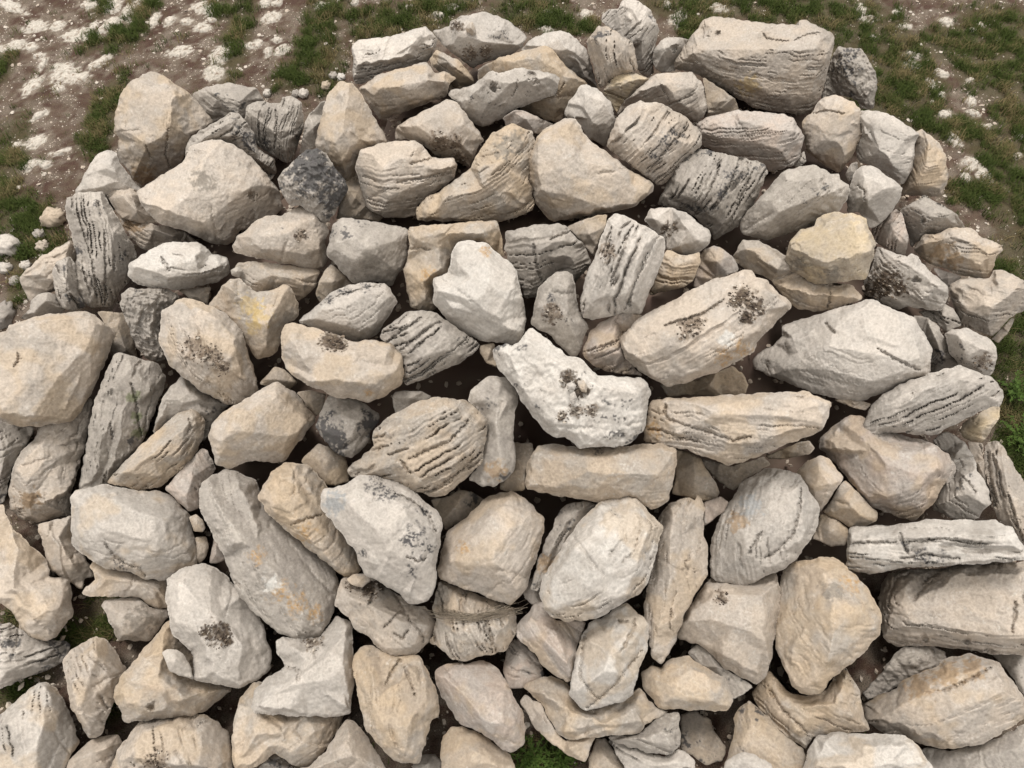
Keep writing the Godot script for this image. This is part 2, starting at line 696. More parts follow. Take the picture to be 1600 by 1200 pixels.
	o.set_meta("category", {"limestone_boulder": "boulder", "pebble": "pebble", "small_stone": "stone"}[called])
	o.set_meta("group", {"limestone_boulder": "limestone boulders of the heap", "pebble": "pebbles lying on boulders", "small_stone": "small stones between the boulders"}[called])
	# loose crumbs of soil and stone in the hollows
	var spots: Array[Transform3D] = []
	var tints: Array[Color] = []
	for b: Array in lit:
		if b[0] != "m" and b[0] != "b":
			continue
		var br: float = b[3]
		for k in int(24 + br * 420.0):
			var a := rng.randf() * TAU
			var r := br * 1.25 * pow(rng.randf(), .6)
			var cx := int((float(b[1]) + cos(a) * r - lo.x) / g)
			var cy := int((float(b[2]) + sin(a) * r - lo.y) / g)
			if cx < 1 or cy < 1 or cx >= w - 1 or cy >= h - 1 or vid[cy * w + cx] < 0:
				continue
			var sz := rng.randf_range(.008, .022) if rng.randf() < .86 else rng.randf_range(.025, .048)
			var bs := Basis.from_euler(Vector3(rng.randf() * TAU, rng.randf() * TAU, 0)).scaled(Vector3(sz, sz * .7, sz * 1.2))
			spots.append(Transform3D(bs, verts[vid[cy * w + cx]] + Vector3(0, 0, sz * .15)))
			var q := rng.randf()
			tints.append(Color(.065, .047, .035) if q < .5 else (Color(.15, .115, .085) if q < .82 else Color(.40, .355, .30)))
	if spots.size() > 0:
		scatter("soil_litter", chip_mesh, chip_mat, spots, tints, o)

func scatter(called: String, mesh: Mesh, mat: Material, spots: Array[Transform3D], tints: Array[Color], parent: Node) -> MultiMeshInstance3D:
	var mm := MultiMesh.new()
	mm.transform_format = MultiMesh.TRANSFORM_3D
	mm.use_colors = true
	mm.mesh = mesh
	mm.instance_count = spots.size()
	for i in spots.size():
		mm.set_instance_transform(i, spots[i])
		mm.set_instance_color(i, tints[i])
	var mi := MultiMeshInstance3D.new()
	mi.name = numbered(called) if parent == self else called
	mi.multimesh = mm
	mi.material_override = mat
	mi.set_meta("kind", "stuff")
	parent.add_child(mi, true)
	return mi

func build_rocks() -> void:
	rock("limestone_boulder","tall cream boulder standing at the top left corner of the heap",[-4.567,.999,-3.55],[29.265,38.76],"c",[0,.25,0],
		[-.472,-.614,0,-.56,-.52,0,-.552,-.369,0,-.607,-.264,0,-.564,-.112,0,-.479,.007,0,-.493,.094,0,-.391,.279,0,-.253,.457,0,-.042,.586,0,.241,.628,0,.306,.591,0,.575,.211,0,.685,-.178,0,.274,-.33,-.067,.127,-.491,0,-.061,-.577,-.106],
		[.35,.27,.326,.137,-.028,.41,-.162,-.173,.428,-.374,.069,.261,-.314,-.432,.242,-.043,.402,.279,.272,-.244,.242],
		[-96,.25,.5],[["t",-.422,-.529,.149]],[[.12,-.064,-.049,-.341,-.069,-.523],[-.212,-.156,-.232,-.317]])
	rock("limestone_boulder","grey pitted rock lying behind the tall cream boulder at the upper left",[-3.767,.812,-4.098],[23.417,39.044],"g",[.35,0,0],
		[-.4,.281,0,-.196,.325,0,.08,.31,0,.249,.232,0,.424,.144,0,.455,-.007,0,.322,-.269,-.316,.104,-.423,-.171,-.168,-.218,-.27,-.417,-.19,-.102],
		[-.098,.183,.237,.201,.061,.266,.034,-.146,.19],
		[-36,.4,.4],[],[])
	rock("limestone_boulder","grey upright rock split in two lengthwise by a dark crack, upper left",[-2.985,1.122,-3.405],[20.45,40.814],"g",[.2,0,0],
		[-.008,-.462,0,-.362,-.098,-.176,-.369,.117,-.136,-.258,.324,0,-.127,.355,0,.146,.252,0,.195,.326,0,.31,.307,0,.393,.209,0,.356,-.06,0,.084,-.437,0],
		[-.096,.208,.228,-.045,-.002,.263,.255,.163,.263,.197,-.141,.263,.021,-.299,.193],
		[-118,.7,.2],[],[[.069,.192,.016,-.017,-.116,-.288]])
	rock("limestone_boulder","black-streaked grey rock wedged between the two big cream boulders at upper left",[-3.398,1.274,-2.926],[24.296,41.19],"g",[.4,0,0],
		[-.601,.002,0,-.511,.145,0,-.404,.236,0,.131,.363,0,.203,.327,0,.262,.195,0,.292,.047,0,.26,-.116,0,.422,-.308,0,.374,-.454,0,.289,-.525,0,.126,-.418,-.226,-.12,-.026,-.219],
		[-.274,.174,.222,.076,.264,.273,.149,.05,.256,.232,-.251,.239,-.099,.123,.188],
		[17,.8,.2],[["k",.111,.115,.102],["k",.199,-.067,.085]],[])
	rock("limestone_boulder","broad smooth cream boulder with a round brown stain, upper left",[-3.448,1.388,-2.037],[27.45,43.56],"c",[0,0,0],
		[-.752,.295,0,-.118,.435,0,-.028,.552,0,.235,.558,0,.358,.495,0,.488,.362,0,.598,.174,0,.712,-.236,0,.68,-.421,0,.566,-.482,0,.321,-.463,0,.066,-.509,0,-.003,-.578,0,-.088,-.594,0,-.204,-.542,0,-.462,-.272,0,-.667,-.119,0,-.758,.126,0],
		[-.691,.176,.257,-.52,.009,.369,-.325,-.185,.433,-.079,-.4,.401,.132,-.221,.417,.343,-.197,.369,.59,-.115,.257,.169,.411,.321,-.171,.155,.433,.379,.113,.369,.399,-.373,.193,.341,-.274,.209],
		[-35,.3,.9],[["g",-.043,.155,.12],["h",.391,-.16,.048]],[])
	rock("limestone_boulder","smooth pale grey rock on the left border below the tall cream boulder",[-4.776,1.235,-2.306],[34.668,40.868],"w",[.1,0,0],
		[.156,-.359,0,-.146,-.259,-.122,-.373,-.112,-.281,-.359,.082,0,.058,.357,0,.207,.347,0,.274,.286,0,.234,.177,0,.315,-.225,-.142],
		[-.016,.231,.242,.154,.188,.259,.116,-.012,.276,-.139,.022,.259],
		[20,.12,.5],[],[])
	rock("limestone_boulder","small cream rock tucked under the left tip of the broad stained boulder",[-4.456,1.208,-2.021],[33.942,42.416],"c",[.1,0,0],
		[-.166,.241,-.187,.077,.195,-.187,.213,.048,-.187,.14,-.04,-.092,.154,-.226,0,.15,-.305,0,-.001,-.219,0,-.165,-.095,0,-.177,.047,-.089],
		[.062,.099,.151,.034,-.089,.151],
		[20,.12,.5],[],[])
	rock("limestone_boulder","half hidden cream rock between the broad stained boulder and the white one below",[-4.195,.89,-1.806],[33.215,44.822],"c",[0,0,0],
		[-.301,.389,0,-.203,.329,-.06,-.121,.268,-.06,-.005,.191,0,.044,.136,0,.156,.093,-.063,.278,-.053,0,.383,-.236,0,.243,-.313,-.223,-.016,-.192,-.223,-.227,-.068,0,-.28,.121,0],
		[-.01,.111,.168,.146,-.042,.185,-.174,.17,.084],
		[-47,.4,.4],[["r",-.208,.251,.117]],[])
	rock("limestone_boulder","tall grey rock with deep vertical fissures at the left border of the heap",[-4.716,1.129,-1.436],[37.998,43.9],"g",[.25,0,0],
		[.129,.637,0,.375,.521,0,.332,-.189,0,.297,-.27,0,.204,-.303,-.061,.076,-.468,0,-.043,-.503,0,-.241,-.628,0,-.42,-.54,0,-.466,-.429,0,-.444,-.299,0,-.407,-.195,0,-.24,.04,0,-.052,.565,0,.021,.621,0],
		[.007,.471,.248,.24,.431,.347,.192,.052,.38,-.13,-.268,.33,.113,-.32,.207,-.273,-.105,.248,-.01,.16,.281],
		[-113,.9,.1],[],[[.06,.483,.006,.352,-.052,.166,-.096,.003,-.198,-.23,-.301,-.439],[.142,.12,-.061,-.223,-.291,-.582],[.1,-.129,-.012,-.292]])
	rock("limestone_boulder","pale wedge shaped rock leaning against the tall fissured grey rock",[-5.303,.942,-1.248],[42.202,43.756],"c",[0,0,0],
		[.38,.189,0,.391,.114,-.062,.323,-.025,-.065,.161,-.228,-.06,-.002,-.23,-.238,-.191,-.161,0,-.374,-.164,0,-.312,.123,0,.03,.198,0],
		[-.015,-.082,.212,-.125,.039,.221,.2,.051,.221,.014,.123,.187],
		[5,.4,.4],[],[])
	rock("limestone_boulder","dark finely striped wedge at the foot of the tall fissured grey rock",[-4.995,1.042,-.99],[41.782,44.851],"g",[.4,0,0],
		[-.041,.196,0,.061,.274,0,.212,.248,0,.195,.092,-.072,.059,-.077,0,.023,-.294,0,-.122,-.277,0,-.2,-.166,0,-.149,.013,0],
		[.086,.159,.164,-.026,-.065,.181],
		[-100,1,.1],[],[])
	rock("limestone_boulder","small rounded grey rock above the large cream slab at the left edge",[-5.242,.935,-.757],[44.376,45.265],"g",[.2,0,0],
		[-.264,.033,0,-.218,.053,0,-.125,.074,0,-.068,.138,0,.046,.155,0,.136,.119,0,.197,.043,-.07,.15,-.144,0,.005,-.156,-.139,-.141,-.089,-.141],
		[.041,.046,.166,-.105,.008,.149],
		[20,.12,.5],[],[])
	rock("limestone_boulder","large flat cream slab cut off by the left edge of the photo",[-4.766,1.274,.232],[47.5,48.184],"c",[0,.12,0],
		[-.67,-.122,0,-.649,-.013,0,-.201,.527,0,-.041,.507,0,.009,.541,0,.323,.439,0,.65,.223,0,.692,.133,0,.716,-.134,0,.237,-.417,0,-.035,-.539,0,-.174,-.568,0,-.434,-.421,0,-.591,-.284,0],
		[.662,.002,.316,.417,-.087,.392,.1,-.302,.407,-.16,-.432,.347,-.389,-.304,.347,-.55,-.106,.332,-.018,.448,.286,.265,.351,.347,.525,.21,.347,-.375,.258,.347],
		[24,.2,.9],[],[[-.099,.282,-.123,.218,-.203,.183]])
	rock("limestone_boulder","dark brown rock in the shaded gap right of the large cream slab",[-4.494,.615,-.578],[40.957,48.991],"r",[0,0,0],
		[-.028,.372,0,.2,.184,-.06,.117,-.112,-.055,.019,-.313,-.061,-.216,-.243,-.142,-.167,-.056,-.058,-.049,.171,0],
		[-.008,.057,.122,-.029,-.148,.114],
		[20,.12,.5],[],[])
	rock("limestone_boulder","tall greyish rock with mossy crack standing right of the large cream slab",[-3.985,1.078,.709],[45.684,53.118],"g",[.15,0,0],
		[-.747,-.337,-.061,-.098,.267,0,.315,.519,0,.37,.542,0,.425,.516,0,.617,.227,0,.607,.066,0,.535,-.004,0,-.003,-.332,0,-.531,-.46,-.074,-.671,-.405,-.104],
		[.113,.263,.288,-.235,-.037,.317,.084,.037,.245,.142,-.053,.173,.393,.041,.231,-.517,-.302,.216,.394,.333,.216],
		[-140,.6,.3],[["v",.233,.101,.065],["v",.131,-.086,.058],["v",.048,-.23,.058]],[[.292,.205,.223,.05,.115,-.115,.037,-.281],[-.101,.02,-.183,-.122],[-.452,-.359,-.529,-.428]])
	rock("limestone_boulder","cream rock with a brown hollow low on its side, below the large cream slab",[-4.817,.629,1.05],[53.613,52.757],"c",[0,0,0],
		[.807,.246,0,.414,-.057,0,-.09,-.356,0,-.235,-.503,0,-.492,-.309,0,-.55,-.182,0,-.555,-.05,0,-.449,.074,0,-.232,.241,0,-.081,.3,0,.09,.311,0,.227,.37,0],
		[-.281,.15,.307,-.291,-.21,.353,-.077,-.3,.307,.061,.216,.307,.363,.191,.292,.399,.056,.215,-.49,-.104,.154],
		[-30,.5,.9],[["r",-.366,-.106,.108]],[])
	rock("limestone_boulder","grey rock at the left edge just under the large cream slab",[-5.499,.381,.805],[55.389,50.547],"g",[.2,0,0],
		[.189,.37,0,.326,.173,-.106,.409,.001,0,.257,-.063,0,.078,-.094,0,-.076,-.161,0,-.223,-.255,0,-.361,-.357,0,-.497,-.302,0],
		[.136,.071,.147,-.171,-.105,.131],
		[-13,.5,.3],[],[])
	rock("limestone_boulder","big cream rock at the left edge above the grassy gap",[-4.682,.677,2.278],[63.619,56.256],"c",[0,.2,0],
		[.411,.691,0,.483,.614,0,.352,.446,0,.246,-.042,0,.142,-.142,0,.209,-.313,0,-.058,-.543,0,-.288,-.539,0,-.368,-.491,0,-.393,-.349,0,-.364,-.221,0,-.268,-.035,0,-.276,.155,0],
		[.201,.228,.278,-.042,-.365,.263,-.196,-.279,.307,-.261,-.464,.146,-.113,.052,.292,.049,-.282,.219],
		[-99,.2,.7],[],[])
	rock("limestone_boulder","cream rock squeezed below the hollowed cream rock at the left",[-4.477,.527,1.932],[59.202,56.829],"c",[0,.1,0],
		[.064,.379,0,.185,.278,0,.31,.185,0,.113,-.031,-.089,.041,-.258,0,-.022,-.389,-.056,-.102,-.328,0,-.199,-.374,0,-.2,-.263,0,-.208,-.011,0,-.092,.148,0],
		[.068,.139,.163,-.057,-.118,.178],
		[20,.12,.5],[],[])
	rock("limestone_boulder","low cream rock under the big pale boulder of the lower left",[-3.675,.724,2.318],[58.166,60.912],"c",[0,.15,0],
		[.043,-.451,-.062,-.016,-.388,0,-.049,-.268,0,-.036,-.161,0,-.279,.186,0,-.291,.253,0,-.235,.275,0,-.125,.251,0,-.068,.373,0,.031,.389,-.114,.24,-.26,-.062],
		[-.077,.184,.194,.045,-.038,.194,.052,-.256,.166],
		[20,.12,.5],[],[])
	rock("limestone_boulder","big pale grey boulder with a branching crack, lower left of the heap",[-3.585,1.038,1.912],[53.136,59.015],"w",[.1,.15,0],
		[-.125,.642,0,-.056,.645,0,.155,.502,0,.294,.252,0,.427,.106,0,.463,.012,0,.438,-.274,0,.227,-.574,0,.146,-.638,0,-.055,-.66,-.223,-.251,-.379,0,-.272,-.244,0,-.382,-.086,0,-.436,.2,0,-.424,.302,0],
		[.075,.421,.257,.159,.194,.325,.304,-.059,.311,-.049,.022,.392,-.145,.31,.338,.108,-.296,.311,-.288,.163,.284,.115,-.49,.189,-.162,-.211,.284],
		[-65,.3,.8],[["k",-.31,-.127,.068]],[[-.228,.11,-.257,-.035,-.25,-.152,-.197,-.27,-.22,-.371]])
	rock("limestone_boulder","pale boulder holding a pocket of dark soil at the lower left",[-2.68,.908,2.772],[55.703,66.863],"w",[.1,0,0],
		[.21,.594,0,.367,.477,0,.397,.279,0,.305,-.218,-.071,.134,-.511,0,.011,-.626,0,-.093,-.605,0,-.289,-.498,0,-.453,-.138,0,-.282,.032,0,-.27,.275,0,-.037,.563,0,.059,.623,0],
		[.331,.032,.231,.002,-.283,.295,-.239,-.438,.244,.113,.32,.27,-.116,.112,.334,-.249,-.265,.321,.109,.464,.205,-.167,.32,.167,.086,.074,.334],
		[-110,.3,.6],[["m",-.039,-.039,.096],["m",-.077,.059,.051],["m",-.041,-.129,.051]],[])
	rock("small_stone","small grey stone leaning on the boulder with the soil pocket",[-2.932,1.023,3.112],[63.095,66.265],"g",[.1,0,0],
		[.008,.169,0,.054,.151,0,.096,.066,0,.091,-.002,0,.029,-.111,0,-.045,-.197,0,-.056,-.154,0,-.073,-.069,0,-.089,.015,0,-.045,.079,0],
		[.014,.026,.089],
		[20,.12,.5],[],[])
	rock("limestone_boulder","tan V-shaped rock with a small dark hole, lower left",[-3.091,.74,3.201],[65.657,66.382],"t",[0,.3,0],
		[.163,-.533,0,.247,-.465,-.167,.242,-.205,-.226,.38,.018,-.169,.457,.298,0,-.138,.373,0,-.236,.367,0,-.317,.317,0,-.451,.126,0,-.111,-.415,0],
		[-.237,.274,.237,-.001,.279,.25,-.02,.075,.29,-.256,.011,.29,-.062,-.209,.29,.268,.236,.237,.056,-.326,.224],
		[-43,.2,.6],[["h",-.243,.007,.039]],[])
	rock("limestone_boulder","upright tan-flecked rock between two grassy gaps at the lower left",[-3.824,.624,3.205],[69.959,62.669],"c",[0,.25,0],
		[-.419,-.209,0,-.252,.048,0,.036,.303,0,.085,.328,0,.168,.318,0,.363,.192,0,.371,.117,0,.334,.001,0,.213,-.191,0,.032,-.192,0,-.077,-.245,0,-.337,-.291,0,-.389,-.274,0],
		[.285,.145,.248,.164,-.002,.276,.06,-.114,.234,.078,.203,.248,-.097,.125,.289,-.241,-.023,.276,-.249,-.148,.248],
		[-110,.5,.3],[],[[-.066,-.097,-.113,-.169,-.134,-.218]])
	rock("limestone_boulder","dark striped grey rock poking in from the left edge above the grass",[-4.703,.367,2.902],[70.143,58.416],"w",[.55,0,0],
		[-.385,.051,0,.139,.386,0,.218,.251,0,.177,.006,0,.261,-.262,0,.246,-.349,0,.118,-.382,-.077,.065,-.363,0],
		[-.111,.012,.193,.068,-.188,.193,.067,.187,.148],
		[-53,1,.1],[],[])
	rock("limestone_boulder","big pale boulder with a striped right flank in the lower left corner",[-4.271,.566,3.653],[77.501,61.129],"w",[0,.15,0],
		[-.377,.173,0,.02,.37,0,.423,.168,0,.448,.101,0,.423,.005,0,.366,-.096,0,.05,-.385,0,-.122,-.352,0,-.248,-.383,0],
		[.368,.103,.253,.159,.047,.324,-.035,-.046,.352,-.258,-.114,.352,.057,.227,.282,.067,-.236,.141,.245,-.068,.211],
		[-150,.6,.3],[],[])
	rock("limestone_boulder","low cream rock at the bottom edge beside the lower left corner boulder",[-3.793,.314,3.805],[78.166,64.668],"c",[0,0,0],
		[-.125,.197,0,-.044,.195,0,.047,.152,0,.132,.093,0,.19,.016,0,.237,-.109,0,.18,-.174,0,.064,-.154,0,-.119,-.188,0,-.197,.164,0],
		[.016,.053,.169,.096,-.054,.155],
		[-44,.3,.4],[],[])
	rock("limestone_boulder","cream boulder with striped right side at the bottom edge below the tan V-shaped rock",[-2.993,.528,3.757],[74.275,68.692],"c",[0,.2,0],
		[-.35,.41,0,-.232,.453,0,-.081,.445,0,.038,.408,0,.117,.384,0,.201,.239,0,.285,.061,0,.34,-.111,0,.325,-.208,0,.274,-.353,0,.174,-.447,0,-.07,-.551,0],
		[.083,.298,.266,.21,.067,.253,.176,-.127,.279,-.036,-.298,.293,-.173,.342,.266,-.011,.338,.266,-.107,.031,.333],
		[-135,.6,.5],[["b",-.139,.102,.093]],[])
	rock("limestone_boulder","tan rock with two lobes at the bottom, under the squarish pale rock",[-2.047,.666,3.591],[63.77,73.759],"t",[0,.35,0],
		[.36,-.441,0,.22,-.461,0,.005,-.443,0,-.153,-.38,0,-.207,-.273,0,-.194,-.071,0,-.364,.008,0,-.461,.146,0,-.329,.274,0,-.129,.391,0,.049,.447,0,.211,.425,0,.25,.386,0,.259,.16,-.313],
		[.023,.267,.228,-.151,.15,.279,-.03,-.029,.266,.025,-.137,.165,.161,-.114,.19,.1,-.285,.279,-.102,-.173,.216,-.328,.16,.19],
		[-16,.3,.5],[],[])
	rock("limestone_boulder","squarish pale rock with a notch in its left side, lower left of centre",[-1.779,.885,3.188],[51.556,73.39],"w",[0,0,0],
		[-.52,.142,0,-.507,.207,0,-.409,.292,0,-.266,.284,0,-.087,.218,0,-.056,.364,0,.014,.449,0,.076,.418,0,.285,.171,0,.514,.194,0,.566,.038,0,.2,-.322,0,-.019,-.474,0,-.133,-.384,0],
		[.262,.071,.272,.23,-.146,.284,-.009,-.403,.272,-.325,-.041,.284,-.459,.165,.247,.079,.204,.284,-.04,.01,.321,-.269,.205,.272,.492,.055,.173],
		[-126,.2,.8],[["k",-.112,.247,.037],["b",.221,.187,.074]],[[-.104,.255,-.08,.201,-.049,.155,-.036,.106,-.108,.051]])
	rock("limestone_boulder","long grey boulder with an orange rust patch near its lower end, lower left",[-2.231,1.197,2.214],[43.082,65.903],"g",[0,0,0],
		[.071,.913,0,.192,.89,0,.254,.833,0,.356,.622,0,.293,.445,-.083,.292,.256,-.104,.326,-.153,0,.389,-.497,0,.332,-.617,0,.122,-.791,0,-.074,-.857,0,-.215,-.761,0,-.346,-.584,0,-.345,-.473,0,-.384,-.342,0,-.384,-.068,0,-.282,.251,0,-.2,.701,0,-.11,.851,0,-.038,.903,0],
		[.202,.671,.249,.149,.413,.298,.018,.146,.336,-.069,-.155,.348,-.033,-.525,.311,.009,-.75,.187,-.018,.7,.224,-.173,.307,.249,-.277,-.199,.249,-.254,-.629,.155,.15,-.193,.224,.218,-.48,.187],
		[-98,.4,.4],[["o",-.065,.081,.075],["o",-.09,-.303,.112],["o",-.057,-.482,.112],["o",.006,-.642,.087],["W",-.111,-.21,.075]],[[-.399,.093,-.335,.015,-.327,-.066]])
	rock("limestone_boulder","long tan slab lying beside the grey boulder with the rust patch",[-1.825,1.452,1.903],[34.078,65.2],"t",[0,.45,0],
		[.145,-.675,0,.069,-.68,-.054,-.029,-.624,0,-.304,.174,0,-.31,.39,0,-.096,.515,0,.042,.533,0,.222,.393,0,.243,.292,0,.259,.147,0,.22,-.303,-.137],
		[-.069,.425,.217,.136,.322,.217,-.219,.235,.229,-.123,.009,.253,-.034,-.347,.241,.04,-.561,.169,.087,-.019,.181],
		[-16,.3,.7],[["o",-.099,-.119,.084]],[[-.184,.014,-.037,-.01,.082,-.05]])
	rock("limestone_boulder","pale blue-grey boulder speckled with black lichen, below the centre left",[-1.008,2.062,2.293],[23.598,68.641],"w",[0,0,0],
		[-.363,.533,0,-.157,.501,0,-.048,.543,0,.035,.498,0,.261,.324,0,.439,.01,0,.43,-.099,0,.259,-.409,0,.238,-.494,0,.105,-.636,0,.024,-.629,0,-.043,-.59,0,-.133,-.421,0,-.301,-.215,0,-.299,-.035,0,-.427,.386,0,-.411,.491,0],
		[-.108,.409,.204,.137,.176,.279,.212,-.067,.29,.144,-.317,.258,-.076,.05,.312,-.213,-.169,.236,-.009,-.5,.161,-.282,.383,.193,.334,-.116,.161],
		[20,.12,.5],[["k",.051,.391,.107],["k",.126,.293,.07],["k",.173,-.096,.097],["k",.224,-.211,.086],["k",.05,-.344,.064],["k",.326,.055,.054],["k",-.238,-.06,.043],["G",-.306,.393,.086]],[[.15,.284,.272,.162,.346,.019,.358,-.126],[.07,-.22,.137,-.292,.202,-.297]])
	rock("limestone_boulder","faceted cream boulder right of the boulder speckled with black lichen",[-.156,1.57,2.25],[3.798,71.23],"c",[0,.3,0],
		[-.468,-.235,0,-.503,-.152,0,-.411,.16,0,-.267,.245,0,-.03,.453,0,.187,.485,0,.333,.375,0,.457,.216,0,.444,.106,0,.256,-.362,0,.109,-.497,0],
		[-.182,.156,.25,.122,.36,.216,.338,.207,.193,-.004,-.063,.33,-.349,-.053,.228,.079,-.351,.205,.262,-.091,.193,.165,.135,.296],
		[41,.3,.6],[["o",-.261,.024,.057]],[])
	rock("limestone_boulder","tan boulder with slanting parallel cracks just below the centre",[-.717,2.288,1.619],[13.528,63.734],"t",[0,0,0],
		[-.672,-.122,0,-.679,-.051,0,-.64,-.017,0,-.415,.097,0,-.428,.164,0,-.404,.23,0,-.294,.293,0,-.007,.38,0,.134,.4,0,.391,.319,0,.504,.201,0,.542,.121,0,.525,.015,0,.421,-.237,0,.079,-.434,0,-.035,-.409,0,-.419,-.189,-.052,-.582,-.126,-.054],
		[-.263,.183,.226,.19,.278,.258,.42,.065,.226,.155,-.152,.28,-.259,-.062,.226,-.526,-.058,.135,-.091,-.288,.172],
		[18,.9,.2],[],[[-.153,-.069,-.011,-.034,.188,.005,.378,.129],[-.024,-.357,.094,-.313,.213,-.263,.444,-.132],[-.22,-.054,-.193,-.13,-.167,-.19]])
	rock("limestone_boulder","small angular rock stained purplish black, left of the tan boulder with slanting cracks",[-1.507,1.824,1.175],[23.754,60.725],"g",[.75,0,0],
		[-.06,.314,0,.189,.164,0,.308,-.013,0,.281,-.084,0,.185,-.141,0,.138,-.217,0,-.061,-.308,0,-.196,-.181,0,-.265,.088,0],
		[-.058,.108,.178,.119,.009,.214,-.145,-.045,.167,-.006,-.161,.167],
		[20,.12,.5],[["k",-.111,.128,.059],["k",.193,.044,.059]],[])
	rock("limestone_boulder","rounded cream boulder left of the small purplish black rock",[-2.348,1.632,1.109],[33.926,58.509],"c",[.05,.3,0],
		[-.504,-.106,0,-.441,.156,0,-.367,.235,0,-.243,.287,0,.263,.324,0,.333,.307,0,.431,.148,0,.489,-.185,0,.018,-.379,0,-.072,-.34,0,-.178,-.236,0,-.439,-.185,0],
		[-.337,.116,.225,-.13,.202,.263,-.269,.043,.288,-.074,-.049,.288,.107,-.195,.275,.367,-.15,.225,.241,.165,.263],
		[20,.12,.5],[],[])
	rock("limestone_boulder","long tan rock lying diagonally above the big pale grey boulder at left",[-3.39,1.24,1.183],[44.771,56.455],"t",[0,.25,0],
		[-.558,.093,0,-.143,.181,0,.439,.231,0,.512,.133,0,.49,-.012,0,.341,-.135,0,.157,-.228,0,.011,-.244,0,-.241,-.241,0,-.398,-.123,0],
		[-.337,.065,.244,-.064,.052,.284,.228,.054,.284,.411,.051,.244,-.16,-.165,.19,.15,-.141,.203],
		[9,.7,.3],[],[[.385,.113,.348,.037,.298,.021]])
	rock("limestone_boulder","brownish grey rock at the upper end of the long diagonal tan rock",[-3.233,1.246,.73],[39.879,55.198],"g",[.2,0,0],
		[.371,-.166,0,.101,-.24,0,-.028,-.345,0,-.135,-.269,-.175,-.245,-.114,-.234,-.392,.011,0,-.114,.241,0,.037,.308,0,.153,.322,0,.234,.176,-.099,.263,.001,0],
		[-.108,.176,.192,.113,.103,.206,.123,-.098,.179],
		[20,.12,.5],[],[])
	rock("limestone_boulder","egg shaped cream boulder with a rough brown soil patch, left of centre",[-2.968,1.703,.301],[34.625,52.458],"c",[0,.2,0],
		[.176,-.604,0,-.029,-.596,0,-.123,-.52,0,-.255,-.3,0,-.375,.038,0,-.347,.282,0,-.182,.526,0,.051,.557,0,.124,.511,0,.319,.262,0,.374,.056,0,.355,-.063,0,.238,-.544,0],
		[-.157,.423,.24,.123,.274,.333,.239,-.001,.306,.011,-.162,.36,-.152,.141,.36,.131,-.374,.227,-.204,-.185,.28],
		[-86,.4,.5],[["b",-.076,.064,.113],["b",.003,-.058,.093],["b",.031,-.188,.067]],[])
	rock("limestone_boulder","knobbly brownish grey rock left of the egg shaped cream boulder",[-3.845,1.257,-.366],[37.746,49.074],"g",[.3,0,1],
		[-.079,-.445,0,-.185,-.412,0,-.259,-.319,0,-.266,-.156,0,-.165,.292,0,-.096,.368,0,-.007,.394,0,.321,.193,0,.395,.073,0,.191,-.11,-.257],
		[-.025,.25,.209,.118,.129,.224,-.072,-.114,.224,-.036,-.294,.149],
		[20,.12,.5],[],[])
	rock("limestone_boulder","white angular boulder right of the tall fissured grey rock",[-3.602,1.431,-.944],[33.011,46.917],"W",[0,0,0],
		[.479,-.229,0,.428,-.283,0,.295,-.32,0,-.133,-.22,0,-.407,-.034,0,-.484,.057,0,-.491,.135,0,-.427,.238,0,-.054,.286,0,.042,.264,0,.293,.163,0,.38,-.021,0,.498,-.123,0],
		[-.375,.154,.226,-.159,-.04,.286,.145,-.155,.301,.366,-.16,.226,-.038,.182,.241,.194,.073,.286],
		[-34,.5,.5],[],[[-.107,.162,-.092,.057,-.097,.007]])
	rock("limestone_boulder","rock with a mustard yellow patch and two raised horns, right of the white angular boulder",[-2.539,1.728,-.12],[28.279,51.636],"t",[.1,0,0],
		[-.399,.251,0,-.209,.382,0,-.095,.416,0,-.025,.395,0,.077,.21,0,.266,.153,0,.342,.17,0,.394,.135,0,.413,-.068,0,.367,-.154,0,.301,-.196,0,.232,-.195,0,.133,-.265,0,.033,-.411,0,-.079,-.433,0,-.191,-.411,0,-.265,.113,0],
		[-.134,.331,.201,-.047,.158,.242,.278,.058,.242,.072,-.099,.295,-.095,-.097,.255,-.062,-.32,.188],
		[20,.12,.5],[["y",-.04,.1,.107],["y",.008,-.016,.101],["y",-.073,-.093,.081]],[])
	rock("limestone_boulder","cream grey rock below the black lichen covered rock",[-2.37,1.746,-1.066],[22.697,47.721],"c",[.12,0,0],
		[-.552,.091,0,-.476,.17,0,-.237,.268,-.05,-.129,.283,-.081,.027,.243,0,.287,.295,-.099,.354,.248,-.149,.437,.028,0,.436,-.055,0,.358,-.158,0,.34,-.329,0,.253,-.394,0,.151,-.383,0,-.497,-.016,0,-.559,.038,0],
		[-.294,.114,.255,-.007,.15,.27,.322,.098,.199,.264,-.164,.241,.005,-.104,.298,-.33,.015,.255],
		[-27,.2,.6],[["b",.144,-.008,.057]],[])
	rock("limestone_boulder","low tan rock in the shadow under the cream grey rock",[-2.457,1.547,-.7],[24.873,49.962],"t",[0,0,0],
		[-.382,.239,0,-.324,.281,0,-.149,.241,0,.446,-.06,0,.313,-.221,0,.108,-.291,0,-.083,-.114,-.06,-.267,-.055,0,-.348,.087,0],
		[-.077,.075,.155,.143,-.074,.155],
		[-35,.4,.3],[],[])
